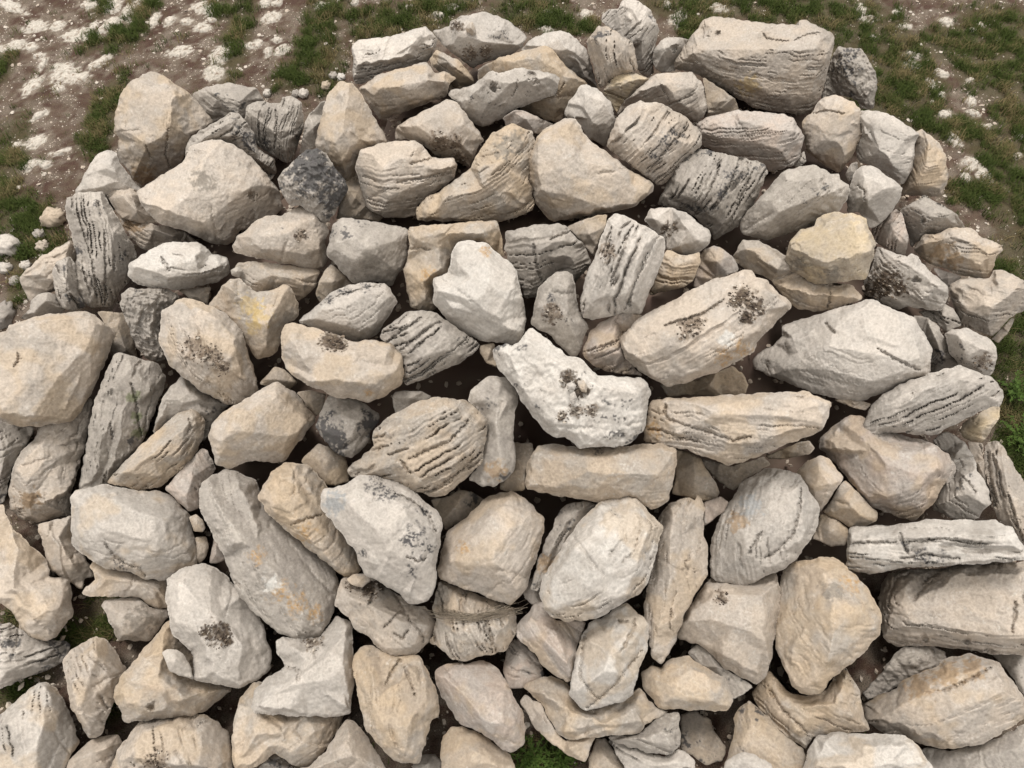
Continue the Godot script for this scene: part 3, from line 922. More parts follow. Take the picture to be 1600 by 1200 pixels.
	rock("limestone_boulder","knobbly rock thickly covered in black lichen, upper left of centre",[-2.068,2.097,-1.5],[18.724,44.828],"g",[.92,0,.8],
		[-.023,-.411,0,-.192,-.179,0,-.287,-.156,0,-.33,-.078,0,-.347,.151,0,-.08,.305,0,.049,.354,0,.134,.347,0,.212,.27,0,.336,-.078,0,.314,-.154,0,.143,-.316,0,.051,-.395,0],
		[-.085,.175,.226,.113,.162,.24,-.025,-.072,.282,-.226,.043,.212,.166,-.118,.184],
		[20,.12,.5],[],[])
	rock("limestone_boulder","pointed cream boulder standing above the black lichen covered rock",[-1.832,1.927,-2.45],[14.563,42.062],"c",[0,.35,0],
		[-.12,-.534,0,-.209,-.446,-.071,-.402,-.079,0,-.147,.412,0,.024,.538,0,.156,.497,0,.21,.42,0,.422,-.183,0,.147,-.332,-.227,.056,-.473,-.148],
		[.023,.384,.244,-.02,.048,.366,.105,-.099,.305,-.191,-.005,.305,-.134,-.282,.259],
		[20,.12,.5],[],[])
	rock("limestone_boulder","brown rock sunk in the gap below the pointed cream boulder",[-1.769,1.475,-1.864],[15.308,46.347],"r",[0,0,0],
		[-.099,.212,-.089,.112,.334,-.151,.153,.199,-.155,.118,-.01,-.08,.114,-.117,0,.266,-.257,0,.184,-.292,0,-.053,-.2,0,-.264,-.165,0],
		[-.001,.014,.121],
		[20,.12,.5],[],[])
	rock("limestone_boulder","narrow grey rock hidden behind the pointed cream boulder",[-2.474,1.222,-3.263],[17.463,41.442],"g",[.25,0,0],
		[-.009,.167,0,.12,.255,0,.256,.312,0,.188,.127,-.105,.076,-.044,-.079,-.014,-.221,-.059,-.145,-.256,-.074,-.24,-.251,0,-.157,-.073,0,-.085,.067,0],
		[.01,.009,.12],
		[20,.12,.5],[],[])
	rock("limestone_boulder","pale striped block at the top left corner of the heap's crest",[-1.603,1.197,-4.709],[9.77,37.708],"w",[0,0,0],
		[-.56,-.317,0,-.503,.148,0,-.408,.209,0,.058,.208,0,.495,.289,0,.64,.101,0,.473,-.161,0,-.139,-.217,0,-.462,-.344,0],
		[-.459,-.086,.334,-.115,-.067,.371,.191,-.027,.371,.544,.031,.26,-.3,.096,.278,.346,.147,.297],
		[7,.9,.3],[],[])
	rock("limestone_boulder","long cream rock in front of the pale striped block on the crest",[-1.326,1.455,-3.699],[9.081,39.972],"c",[0,.2,0],
		[-.571,.081,0,-.273,.215,0,.292,.292,0,.393,.155,0,.514,.158,0,.639,.07,0,.549,-.003,0,.493,-.127,0,-.359,-.336,0],
		[-.419,.043,.29,-.1,.048,.375,.264,.086,.341,.474,.042,.256,-.292,-.159,.256,.114,-.125,.29],
		[5,.2,.7],[],[])
	rock("limestone_boulder","curved tan rock squeezed between the crest boulders at the top",[-.769,1.203,-4.31],[4.932,39.212],"t",[0,.2,0],
		[.206,-.255,-.177,.035,-.285,-.148,-.085,-.199,0,-.072,-.042,-.098,-.278,.095,0,-.286,.188,0,-.194,.292,0,.07,.162,0,.247,-.043,0,.265,-.139,0],
		[.059,.03,.233,-.058,.13,.197],
		[-37,.4,.4],[],[])
	rock("limestone_boulder","rounded pale boulder on the crest carrying a yellow pebble and some litter",[-.42,1.207,-4.996],[2.506,37.206],"w",[.15,0,0],
		[.628,-.009,0,.547,-.135,0,.415,-.212,0,-.025,-.322,0,-.115,-.385,0,-.534,-.066,0,-.652,.112,0,-.417,.161,0,-.396,.231,0,-.24,.282,0,.087,.328,0,.341,.228,0,.552,.089,0],
		[-.263,.165,.281,.251,.112,.319,-.014,-.04,.394,-.359,-.031,.281,.419,-.051,.244],
		[20,.12,.5],[["m",-.314,.166,.084],["b",-.149,-.173,.084],["b",.068,-.162,.075]],[])
	rock("pebble","yellowish pebble resting on the rounded pale boulder on the crest",[-.53,1.539,-4.744],[3.247,36.642],"t",[0,0,0],
		[-.076,.014,0,-.023,.073,0,.02,.095,0,.056,.002,0,.061,-.06,0,.019,-.081,0,-.054,-.04,0],
		[-.002,.004,.073],
		[20,.12,.5],[],[])
	rock("limestone_boulder","smooth dome shaped pale rock on the crest beside the upright striped pair",[.68,1.167,-4.646],[-4.207,38.343],"w",[.08,0,0],
		[-.583,.077,0,-.42,.226,0,-.255,.303,0,-.063,.343,0,.065,.31,0,.308,.125,0,.5,-.346,0,.417,-.39,-.13,.244,-.382,-.124],
		[-.096,.201,.294,.172,.016,.331,.318,-.217,.239,-.259,.076,.276],
		[20,.12,.5],[],[])
	rock("limestone_boulder","tan boulder behind the rock with two holes near the crest",[.266,1.412,-3.881],[-1.794,39.873],"t",[0,.5,0],
		[-.711,.143,0,-.471,.267,0,.123,.441,0,.261,.37,0,.387,.209,0,.702,-.01,0,.41,-.346,0,.358,-.479,-.074,.235,-.466,0,-.342,-.245,-.249,-.588,-.097,-.29,-.71,.015,0],
		[-.27,.211,.275,.128,.294,.309,.376,.074,.309,.227,-.234,.223],
		[20,.12,.5],[],[[.38,-.001,.342,-.078,.288,-.14]])
	rock("limestone_boulder","greyish rock pierced by two dark holes near the crest",[-.102,1.559,-3.497],[.718,40.604],"w",[.2,0,0],
		[.678,.178,0,.664,.046,0,.61,-.027,0,.1,-.186,0,.02,-.268,0,-.258,-.386,0,-.36,-.355,0,-.491,-.241,0,-.566,-.091,0,-.68,-.002,0,-.639,.057,0,-.404,.092,0,-.129,.272,0,-.052,.235,0,.197,.305,0,.623,.23,0],
		[-.208,.163,.282,-.368,-.019,.298,.103,.124,.348,.414,.136,.298,.022,-.096,.265,-.254,-.205,.216],
		[20,.12,.5],[["h",-.116,.067,.05],["h",.336,.217,.058],["h",.383,.137,.041]],[[.165,.16,.149,.051,.101,-.023]])
	rock("limestone_boulder","pinkish cream rock with crumbly dark soil below the rock with two holes",[-.79,1.673,-2.721],[6.161,42.835],"c",[0,0,0],
		[-.574,.032,0,-.519,.121,0,.059,.36,0,.188,.316,0,.463,-.116,0,.364,-.209,0,.271,-.421,0,-.148,-.229,0,-.248,-.113,0,-.405,-.051,0,-.567,-.039,0],
		[-.355,.073,.25,-.009,.19,.281,.232,-.005,.281,-.034,-.057,.343,.172,-.253,.234,-.189,-.117,.265],
		[20,.12,.5],[["b",-.076,-.104,.101],["b",.125,-.119,.078],["b",.152,-.309,.086]],[])
	rock("limestone_boulder","blocky cream boulder with fine horizontal cracks right of the pointed cream boulder",[-1.212,1.882,-1.813],[10.706,45.399],"c",[0,0,0],
		[.63,.051,0,.565,-.098,0,.134,-.315,0,.101,-.435,0,-.076,-.431,0,-.247,-.4,0,-.42,-.272,0,-.463,.142,0,-.381,.332,0,-.111,.383,0,.209,.355,0,.29,.298,0,.372,.159,0,.612,.121,0],
		[-.311,.223,.246,.134,.197,.275,-.165,.069,.318,.249,.047,.303,.528,.03,.217,-.217,-.231,.231,.143,-.178,.246],
		[-3,.6,.3],[],[[.121,.118,.263,.133,.378,.152],[-.401,.066,-.31,.034,-.237,-.023],[-.046,-.049,.164,-.044,.448,-.027]])
	rock("limestone_boulder","large tan wedge left of the big triangular cream boulder",[-.245,2.075,-1.548],[2.282,46.239],"t",[0,.3,0],
		[-.775,-.37,0,-.774,-.237,0,-.667,-.128,0,-.496,-.061,0,-.185,.157,0,-.134,.266,0,.061,.503,0,.262,.586,0,.472,.504,0,.496,.408,0,.425,.205,0,.415,.056,0,.482,-.228,0,.461,-.294,0,.234,-.387,0,.064,-.402,0],
		[-.116,.201,.249,.192,.448,.249,.356,.38,.221,.116,.162,.332,-.027,-.095,.346,-.433,-.148,.29,.242,-.102,.304,.341,-.204,.207,-.576,-.309,.194],
		[23,.5,.4],[["g",.29,.401,.124],["g",.155,.322,.097]],[])
	rock("limestone_boulder","big flat triangular cream boulder, upper centre",[.717,2.075,-1.648],[-6.544,45.613],"c",[0,.25,0],
		[.786,-.103,0,.547,-.302,0,-.218,-.495,0,-.288,-.481,0,-.434,-.319,0,-.574,.035,0,-.493,.347,0,-.421,.436,0,-.218,.561,0,-.099,.564,0,.033,.388,0,.556,.074,0,.71,.022,0,.784,-.038,0],
		[-.356,-.265,.321,-.157,-.349,.335,.261,-.293,.335,.587,-.186,.279,.707,-.064,.196,-.458,.253,.252,-.421,-.005,.321,-.156,.47,.21,-.051,.09,.391,.357,.058,.335],
		[0,.2,.95],[],[])
	rock("limestone_boulder","small pale rock perched above the big triangular cream boulder",[.946,1.679,-3.023],[-7.074,41.604],"w",[.08,0,0],
		[.208,-.365,0,-.032,-.275,0,-.183,-.077,0,-.297,-.079,0,-.325,-.03,0,-.312,.064,0,-.17,.296,0,-.097,.316,0,.019,.283,0,.208,.142,0,.283,-.045,0],
		[-.185,-.062,.24,.007,-.075,.271,.228,-.028,.208,-.074,.176,.255,.096,.133,.24],
		[20,.12,.5],[],[])
	rock("limestone_boulder","small pink tinted rock behind the tip of the large tan wedge",[.164,1.519,-3.053],[-1.229,42.363],"p",[0,.2,0],
		[-.28,.04,0,-.166,.129,0,-.052,.146,0,.064,.104,0,.203,.04,0,.343,-.016,0,.222,-.113,-.076,.131,-.137,0,-.009,-.102,-.086,-.201,-.105,-.145],
		[-.011,.037,.113],
		[20,.12,.5],[],[])
	rock("limestone_boulder","brown striped upright rock at the crest in front of a taller pale one",[1.232,1.653,-4.099],[-8.062,37.932],"c",[.25,0,0],
		[-.085,-.419,0,-.329,.124,0,-.194,.319,0,-.075,.314,0,.263,.16,0,.363,-.151,0,.08,-.252,0],
		[-.174,.16,.225,.13,.09,.26,.02,-.106,.26],
		[-74,.9,.2],[],[])
	rock("limestone_boulder","pale rock touching the top edge of the photo at the heap's crest",[1.686,1.162,-5.179],[-9.781,36.481],"w",[.15,0,0],
		[.259,-.551,0,.146,-.513,0,.039,-.4,-.12,-.033,-.226,-.141,-.239,-.035,0,-.476,.078,0,-.483,.182,0,-.413,.245,0,-.285,.265,0,-.24,.365,0,-.135,.414,0,-.03,.401,0,.162,.286,0,.31,.078,0,.286,-.291,0,.347,-.492,0],
		[-.024,-.118,.307,.116,-.063,.345,-.094,.157,.345,.12,.178,.269,.163,-.345,.211],
		[56,.6,.2],[],[])
	rock("limestone_boulder","small yellowish striped rock under the upright striped pair at the crest",[1.406,1.403,-3.802],[-9.501,39.796],"y",[0,0,0],
		[.317,.135,0,.24,.014,-.096,.028,-.178,-.058,-.028,-.339,0,-.254,-.078,0,-.146,.177,-.154,-.072,.214,-.172],
		[-.086,.039,.172,.107,.098,.172],
		[-15,.9,.2],[],[])
	rock("limestone_boulder","small round pale rock touching the left end of the largest crest boulder",[2.103,1.186,-4.721],[-12.713,37.434],"w",[0,0,0],
		[-.208,-.123,-.061,-.21,.014,0,-.15,.142,0,-.05,.195,0,.091,.213,0,.229,.2,0,.251,.101,-.161,.135,-.075,-.107,.122,-.214,0,-.043,-.254,0,-.154,-.22,0],
		[-.059,.034,.224,.056,.098,.206],
		[20,.12,.5],[["h",.044,.072,.047]],[])
	rock("limestone_boulder","largest boulder of the crest, a massive cream block at the upper right",[3.248,1.311,-4.398],[-19.847,36.925],"c",[.08,0,0],
		[-1.108,-.27,0,-.871,.354,0,-.76,.408,0,-.063,.45,0,.302,.51,0,.307,.564,0,.358,.582,0,.733,.5,0,.784,.45,0,.862,-.197,0,.803,-.453,0,.7,-.518,0,.123,-.57,0,-.778,-.32,0,-1.074,-.328,0],
		[-.863,-.095,.391,-.507,.005,.502,-.079,-.006,.558,.184,.208,.558,.541,.361,.465,.743,.249,.335,-.509,-.261,.335,.19,-.309,.428,.657,-.203,.391,.694,.043,.372,-.741,.209,.316,-.032,.356,.391],
		[4,.6,.5],[["h",-.638,.207,.037],["y",-.072,-.286,.13]],[[-.11,.34,-.019,.266,.238,.289],[.31,.32,.44,.416,.583,.469]])
	rock("limestone_boulder","knobbly dark spotted grey rock right of the massive crest block",[4.525,1.035,-4.429],[-26.617,36.469],"g",[.4,0,.7],
		[-.261,-.367,0,-.348,.114,0,-.312,.306,0,-.021,.364,0,.241,.163,0,.338,.026,0,.428,-.282,0,.283,-.344,0,.179,-.249,0,-.027,-.235,0],
		[-.196,.2,.273,.059,.15,.312,.028,-.067,.273,.268,-.12,.195],
		[20,.12,.5],[["k",-.177,.139,.146],["k",-.07,.054,.117]],[])
	rock("limestone_boulder","rounded cream rock tucked below the right end of the massive crest block",[3.934,1.311,-3.122],[-26.999,39.675],"c",[0,.15,0],
		[.269,-.418,0,.151,-.426,0,-.199,-.317,0,-.393,-.005,0,-.312,.162,0,-.313,.255,0,-.249,.345,0,-.14,.402,0,.09,.381,0,.195,.322,0,.271,.208,-.096,.317,.091,0,.332,-.204,0],
		[-.154,-.27,.28,.01,-.056,.403,.227,-.183,.298,-.106,.204,.35,.182,.179,.245,-.221,.011,.35],
		[20,.12,.5],[],[[-.373,.08,-.179,.189,.028,.223]])
	rock("limestone_boulder","smooth pale slanting slab against the orange tan rock at the right border",[4.509,1.351,-2.846],[-31.196,39.394],"w",[0,0,0],
		[-.455,.261,0,-.179,.339,0,.265,.25,0,.275,.144,0,.395,-.125,0,.383,-.355,0,-.222,-.271,0,-.304,-.158,0,-.306,.002,0,-.449,.201,0],
		[-.286,.041,.298,-.046,-.066,.368,.188,-.134,.35,.328,-.103,.228,-.154,.217,.298,.147,.166,.263],
		[-10,.4,.5],[],[])
	rock("limestone_boulder","orange tan rock bulging out at the upper right border",[5.018,1.156,-2.662],[-34.644,39.761],"t",[0,.6,0],
		[-.275,.384,0,-.024,.322,0,.107,.234,0,.299,-.023,0,.324,-.226,0,-.072,-.383,0,-.143,-.331,-.11,-.224,.09,-.088,-.324,.331,0],
		[-.12,.257,.268,.089,.104,.286,-.032,-.031,.357,.216,-.044,.214,-.02,-.191,.303],
		[21,.4,.5],[],[])
	rock("limestone_boulder","flat pinkish grey slab under the massive crest block",[2.859,1.52,-2.785],[-21.164,41.392],"p",[.08,0,0],
		[-.693,-.018,0,-.599,.103,0,-.299,.252,0,.239,.341,0,.359,.32,0,.534,.166,0,.573,-.068,0,.536,-.176,0,.286,-.333,0,-.552,-.233,0],
		[-.546,-.056,.279,-.207,-.023,.328,.13,.115,.345,.407,.185,.246,-.187,.147,.279,-.069,-.085,.279,.331,-.132,.23],
		[24,.5,.4],[],[])
	rock("limestone_boulder","cream boulder with a dark streaked right flank, right of the small perched pale rock",[1.52,2.169,-2.079],[-12.822,42.743],"c",[0,0,0],
		[.483,.147,0,.505,.019,0,.169,-.473,0,-.489,-.156,0,-.429,.186,0,-.316,.315,0,-.222,.361,0,.015,.37,0,.309,.264,0],
		[.217,.218,.304,.049,.041,.362,-.086,-.147,.362,-.199,-.28,.246,-.364,.031,.319,-.194,.221,.319,.331,.005,.246,.138,-.226,.246],
		[57,.8,.25],[["k",.211,.086,.094],["k",.131,-.026,.087],["k",.058,-.172,.072]],[[.329,.169,.194,.003,.067,-.217]])
	rock("limestone_boulder","cracked cream rock lying above the boulder with the dark streaked flank",[1.981,1.48,-3.578],[-13.615,39.839],"c",[0,0,0],
		[-.641,-.346,0,-.605,-.201,0,-.249,.209,0,.166,.294,-.055,.342,.173,0,.444,-.059,0,.446,-.172,0,.352,-.279,0,-.096,-.129,0,-.255,-.138,0,-.483,-.205,-.055],
		[-.396,-.039,.29,-.11,.118,.341,.195,.165,.307,.083,-.04,.341,.329,-.077,.238],
		[44,.5,.3],[],[[-.031,-.134,.122,-.034,.225,.035],[-.169,.094,-.087,.009,-.02,-.079]])
	rock("limestone_boulder","dark brown rock in the shade below the massive crest block",[2.683,1.081,-3.938],[-17.443,39.659],"r",[0,0,0],
		[-.275,.238,0,-.025,.152,0,.211,.056,0,.288,-.065,0,.084,-.171,-.077,-.087,-.222,0,-.15,-.057,0],
		[.025,-.022,.126],
		[20,.12,.5],[],[])
	rock("limestone_boulder","dark veined grey rock with steep parallel cracks, upper right of centre",[2.18,1.877,-1.645],[-19.24,45.037],"g",[.35,0,0],
		[.422,.378,0,.479,.304,0,.454,-.001,0,.362,-.302,0,.152,-.533,0,.108,-.459,0,-.205,-.292,0,-.558,-.311,0,-.486,.057,-.059,-.319,.37,-.079],
		[-.43,.105,.262,-.196,.264,.291,.076,.056,.364,-.145,-.137,.364,.239,.199,.306,.186,-.298,.247,.353,.056,.218,-.42,-.171,.218],
		[74,1,.15],[["k",.143,.175,.102],["k",.064,-.016,.087]],[[-.025,.271,-.018,.136,-.057,-.08,-.129,-.308],[.15,.265,.141,.072,.071,-.153],[.315,.285,.301,.111,.265,-.104]])
	rock("limestone_boulder","grey rounded boulder behind the yellow boulder at the right",[2.953,2.025,-1.308],[-26.558,44.431],"g",[.12,0,0],
		[-.382,-.483,0,-.444,-.42,0,-.459,-.332,0,-.235,.279,0,.029,.421,0,.193,.382,0,.27,.402,0,.313,.35,0,.409,.342,0,.45,.296,-.066,.46,.199,-.062,.401,-.046,-.175,-.115,-.443,0],
		[-.331,-.098,.244,-.166,.166,.288,.117,.296,.288,-.136,-.064,.359,.148,.07,.316,-.18,-.289,.259,.285,.219,.216],
		[62,.3,.5],[["h",.154,.289,.036]],[])
	rock("limestone_boulder","pale rock between the grey rounded boulder and the smooth slanting slab, right",[3.893,1.828,-1.6],[-32.122,42.346],"w",[.05,0,0],
		[-.247,.233,0,-.141,.276,0,.231,.186,0,.258,.111,0,.245,-.113,0,.206,-.24,0,.141,-.321,0,-.045,-.216,0,-.146,-.26,0,-.228,-.146,0,-.283,.139,0],
		[-.179,.146,.231,.073,.142,.246,.007,-.068,.308,-.098,-.076,.262],
		[20,.12,.5],[],[[-.191,.032,-.088,.002,-.052,-.093]])
	rock("limestone_boulder","pinkish layered rock right of the yellow boulder",[4.29,1.306,-1.51],[-35.074,43.938],"p",[.1,0,0],
		[-.232,-.056,0,-.158,.083,0,-.134,.196,0,-.108,.255,0,-.039,.241,0,.066,.151,-.055,.185,.013,0,.22,-.072,0,.228,-.163,0,.103,-.17,0,-.007,-.177,0,-.112,-.156,0],
		[-.051,.055,.177,.097,-.03,.161],
		[-81,.8,.2],[],[])
	rock("limestone_boulder","yellow topped boulder, the most yellow one of the heap, at the right",[3.151,2.151,-.589],[-31.265,46.285],"y",[0,0,0],
		[-.349,-.304,0,-.398,-.138,0,-.363,.048,0,-.259,.133,0,-.271,.222,0,-.241,.268,0,-.144,.335,0,.064,.396,0,.136,.381,0,.326,.198,0,.406,-.068,0,.401,-.132,0,.027,-.364,0,-.287,-.346,0],
		[-.367,-.145,.259,-.167,-.14,.355,.037,-.084,.382,.204,.037,.355,.298,.166,.232,-.225,.039,.287,-.132,.247,.246,.121,.322,.232,.04,-.22,.246],
		[19,.4,.9],[["g",-.216,-.244,.082],["g",.108,-.223,.096]],[])
	rock("limestone_boulder","tan slab sticking out beneath the yellow topped boulder",[2.826,1.854,-.456],[-29.201,48.928],"t",[0,.2,0],
		[.684,.072,0,.381,-.197,0,.143,-.259,0,-.181,-.104,0,-.295,-.082,0,-.453,-.113,-.069,-.644,-.017,0,-.62,.174,0,-.49,.22,0,-.148,.187,-.047,.032,.09,-.088,.308,.068,0,.525,.16,0,.663,.117,0],
		[-.519,.104,.192,-.173,.025,.247,.178,-.077,.247,.403,.006,.219,-.163,.147,.206],
		[-3,.4,.5],[],[[.382,.01,.398,-.065,.42,-.125]])
	rock("limestone_boulder","pale rock with a large mossy brown cavity right of the yellow topped boulder",[4.179,1.434,-.729],[-38.106,46.215],"w",[0,0,0],
		[.473,-.066,0,.389,-.123,0,.175,-.185,0,.121,-.272,0,-.272,-.301,0,-.357,-.167,0,-.346,-.065,0,-.436,.196,0,-.118,.239,0,-.1,.303,0,-.029,.304,0,.041,.251,0,.377,.171,0,.434,.104,0],
		[-.253,.142,.228,.017,.176,.274,.266,.124,.274,-.016,-.115,.137,.234,-.05,.259,-.261,-.057,.137],
		[-7,.4,.4],[["m",-.153,-.075,.152],["m",-.209,-.186,.114],["m",0,-.082,.091],["h",.079,.079,.038]],[])
	rock("limestone_boulder","weathered grey rock at the right border above the tan faced block",[4.825,1.199,-1.802],[-37.007,42.325],"g",[.2,0,0],
		[.379,.105,0,.349,.033,-.109,.096,-.179,-.11,.009,-.291,0,.01,-.357,0,-.342,-.032,0,-.192,.221,-.057,.187,.193,0],
		[-.204,.053,.236,.071,.11,.287,-.018,-.057,.253],
		[1,.5,.3],[["h",-.05,-.032,.034]],[])
	rock("limestone_boulder","tan faced block on the right border of the heap",[5.038,1.22,-1.316],[-40.415,43.135],"c",[0,.2,0],
		[-.419,-.211,0,-.432,-.026,0,-.31,.06,0,-.247,.161,0,-.086,.26,0,.001,.277,0,.103,.238,0,.303,.272,0,.34,.23,0,.34,.133,0,.408,-.072,0,.371,-.127,0,.158,-.205,0,-.229,-.268,0],
		[-.362,-.094,.232,-.142,.098,.298,.101,.132,.298,.026,-.035,.348,.269,.107,.215,.249,-.027,.248],
		[15,.6,.4],[["t",-.16,-.102,.116],["t",-.009,-.096,.099]],[])
	rock("limestone_boulder","wide layered cream rock reaching the right edge below the tan faced block",[5.246,1.125,-.709],[-44.66,44.657],"c",[0,0,0],
		[.234,.333,0,.341,.157,0,.332,.092,0,.278,.037,0,.259,-.302,0,-.078,-.371,0,-.41,-.124,0,-.428,-.05,0,-.364,.053,0,-.149,.198,0,-.18,.286,0,-.089,.346,0,.125,.358,0],
		[-.325,-.049,.245,-.063,.214,.261,.148,.233,.245,.015,.014,.342,-.144,-.182,.277,.165,-.18,.212],
		[17,.7,.3],[],[])
	rock("limestone_boulder","narrow tan shard under the layered rock at the right edge",[5.479,.846,-.502],[-47.04,45.632],"t",[0,0,0],
		[-.039,-.147,0,-.038,.017,0,-.028,.149,0,-.016,.211,0,.052,.014,0,.047,-.135,0],
		[-.023,.028,.067],
		[20,.12,.5],[],[])
	rock("limestone_boulder","very large faceted pale boulder at the right of the heap",[3.295,1.684,.306],[-37.497,51.549],"w",[.05,0,0],
		[-.746,-.56,0,-.752,-.465,0,-.659,-.318,0,-.62,-.182,0,-.688,-.096,0,-.108,.536,0,.307,.577,0,.598,.418,0,.713,.184,0,.353,-.345,0,.09,-.474,0,-.044,-.505,0,-.559,-.599,0,-.684,-.599,0],
		[-.509,-.154,.311,-.254,-.313,.284,-.375,-.485,.203,-.234,.082,.284,-.1,.362,.271,.052,.215,.379,-.067,.123,.325,.034,-.16,.365,.324,.268,.406,.514,.276,.311,.374,-.024,.338,.197,-.28,.271,.641,.175,.189,-.051,-.323,.244],
		[12,.3,.85],[],[[.195,.156,.365,.15,.522,.16,.612,.171],[-.334,.133,-.24,.093,-.197,.09]])
	rock("limestone_boulder","grey rock with a dark patch right of the very large faceted boulder",[4.388,1.297,-.002],[-43.638,48.563],"g",[.1,0,0],
		[-.385,.154,0,-.234,.202,0,-.121,.199,0,.284,-.021,0,.184,-.259,-.123,.067,-.221,-.091,-.087,-.044,-.138],
		[-.074,.087,.194,.093,-.038,.194],
		[20,.12,.5],[["k",.079,-.048,.105]],[])
	rock("limestone_boulder","small dark striped rock between the mossy cavity rock and the layered rock at the right",[4.632,1.185,-.447],[-42.545,46.879],"g",[.4,0,0],
		[-.256,-.076,0,-.107,.014,0,-.075,.126,0,.029,.138,0,.129,.082,0,.193,.034,0,.132,-.107,0,-.005,-.075,0,-.14,-.099,0],
		[-.003,.026,.125],
		[1,.9,.2],[],[])
	rock("limestone_boulder","rounded pale rock at the right border beside the grass",[4.593,1.554,.207],[-46.275,47.539],"w",[.12,0,0],
		[-.305,-.023,0,-.279,.053,0,-.187,.146,0,-.049,.17,0,.069,.181,0,.155,.144,0,.218,.073,0,.268,-.049,0,.278,-.105,0,.193,-.148,-.068,.009,-.188,0,-.156,-.136,0],
		[-.18,.048,.205,.077,.084,.234,.027,-.076,.22],
		[20,.12,.5],[["b",.135,-.032,.073]],[])
	rock("limestone_boulder","long pale rock ribbed with fine wavy cracks at the right border",[3.895,1.806,.94],[-46.779,51.396],"w",[0,0,0],
		[-.286,-.638,0,-.387,-.362,0,-.38,-.238,0,-.32,-.032,0,-.154,.256,0,-.053,.404,0,.029,.44,0,.222,.483,0,.36,.447,0,.407,.397,0,.431,.32,0,.373,.257,0,.208,-.189,0,.159,-.254,0,-.106,-.443,0,-.228,-.645,0],
		[-.307,-.415,.2,-.213,-.138,.28,-.059,.181,.293,.141,.343,.28,.293,.356,.2,.025,-.174,.226,.191,.12,.24,-.186,-.432,.186],
		[67,1,.15],[],[])
	rock("limestone_boulder","small yellowish chunk under the right end of the long ribbed rock",[4.775,1.03,.769],[-51.262,50.661],"y",[0,0,0],
		[-.1,-.169,0,-.132,-.109,0,-.113,-.027,0,-.087,.088,0,-.066,.215,-.071,-.001,.259,0,.065,.171,0,.095,.056,0,.119,-.029,0,.127,-.121,0,.05,-.188,0,-.03,-.202,0],
		[-.02,-.002,.165,.032,.067,.135],
		[21,.4,.4],[],[])
	rock("limestone_boulder","big flat topped pinkish boulder below the long ribbed rock",[3.583,1.319,1.356],[-47.843,56.054],"p",[.06,.2,0],
		[-.628,-.208,0,-.632,-.103,0,-.567,.163,0,-.482,.212,0,-.208,.264,-.048,.103,.403,0,.305,.425,0,.386,.402,0,.442,.351,0,.472,.258,0,.456,.146,0,.493,.06,0,.511,-.168,0,.483,-.26,0,.188,-.378,0,.088,-.39,0,-.352,-.296,0,-.575,-.288,0],
		[.153,.384,.242,.288,.248,.296,.3,0,.35,.242,-.185,.336,.029,-.303,.269,-.44,-.166,.296,-.104,.054,.377,.098,.156,.363,-.544,-.134,.202,.427,-.068,.188],
		[79,.5,.9],[],[])
	rock("limestone_boulder","pale grey rock right of the big flat topped pinkish boulder",[4.403,1.028,1.397],[-53.966,53.92],"w",[.2,0,0],
		[-.46,.211,0,-.427,.274,0,-.24,.306,0,-.107,.265,0,.012,.183,0,.133,.161,0,.32,.048,0,.312,-.082,0,.357,-.142,0,.187,-.32,0,-.003,-.368,0,-.147,.055,-.054,-.315,.106,0,-.469,.1,0],
		[-.217,.165,.216,-.007,.071,.244,.074,-.167,.216,.201,-.023,.187],
		[-18,.5,.4],[],[[-.025,.05,.088,.037,.157,.021]])
	rock("limestone_boulder","tall striped rock at the right edge beside the green weeds",[4.907,.926,1.486],[-57.598,52.5],"c",[0,0,0],
		[.473,-.168,0,.438,-.265,-.06,.182,-.225,0,.111,-.256,0,-.403,.065,0,-.487,.164,0,-.489,.241,0,-.453,.283,0,-.39,.278,0,.157,.124,0],
		[-.348,.15,.208,-.069,.042,.252,.211,-.106,.223,-.081,-.073,.193],
		[-27,.9,.2],[],[[-.442,.138,-.259,.009,.002,-.171],[-.023,0,.195,-.127,.396,-.219]])
	rock("limestone_boulder","thin slice of rock between the two tall rocks at the right edge",[4.698,.915,1.213],[-54.208,52.636],"c",[0,0,0],
		[-.274,.119,0,-.171,.199,0,-.042,.085,0,.168,-.063,0,.297,-.155,0,.157,-.17,-.132,-.106,.015,-.073],
		[-.046,.033,.104],
		[-32,.5,.3],[],[])
	rock("limestone_boulder","white log-like rock with black crevices at the right, above a broad pale block",[3.675,1.546,2.214],[-57.004,57.787],"W",[0,0,0],
		[.546,.51,0,.001,-.332,0,-.12,-.587,0,-.263,-.703,0,-.522,-.43,0,-.496,-.359,0,-.328,-.153,0,-.178,.127,0,.14,.531,0,.269,.583,0],
		[-.409,-.472,.23,-.212,-.188,.281,.02,.148,.281,.228,.416,.256,-.075,-.312,.243,.157,.022,.23,-.244,-.583,.204,.4,.447,.166],
		[50,.8,.25],[["k",-.123,-.164,.057],["k",.035,-.102,.077],["k",.127,-.018,.064]],[[-.415,-.525,-.299,-.356,-.191,-.207],[-.227,-.125,-.141,-.169,-.054,-.192],[-.062,-.268,.043,-.075,.22,.096],[-.139,-.149,.006,.094,.209,.304]])
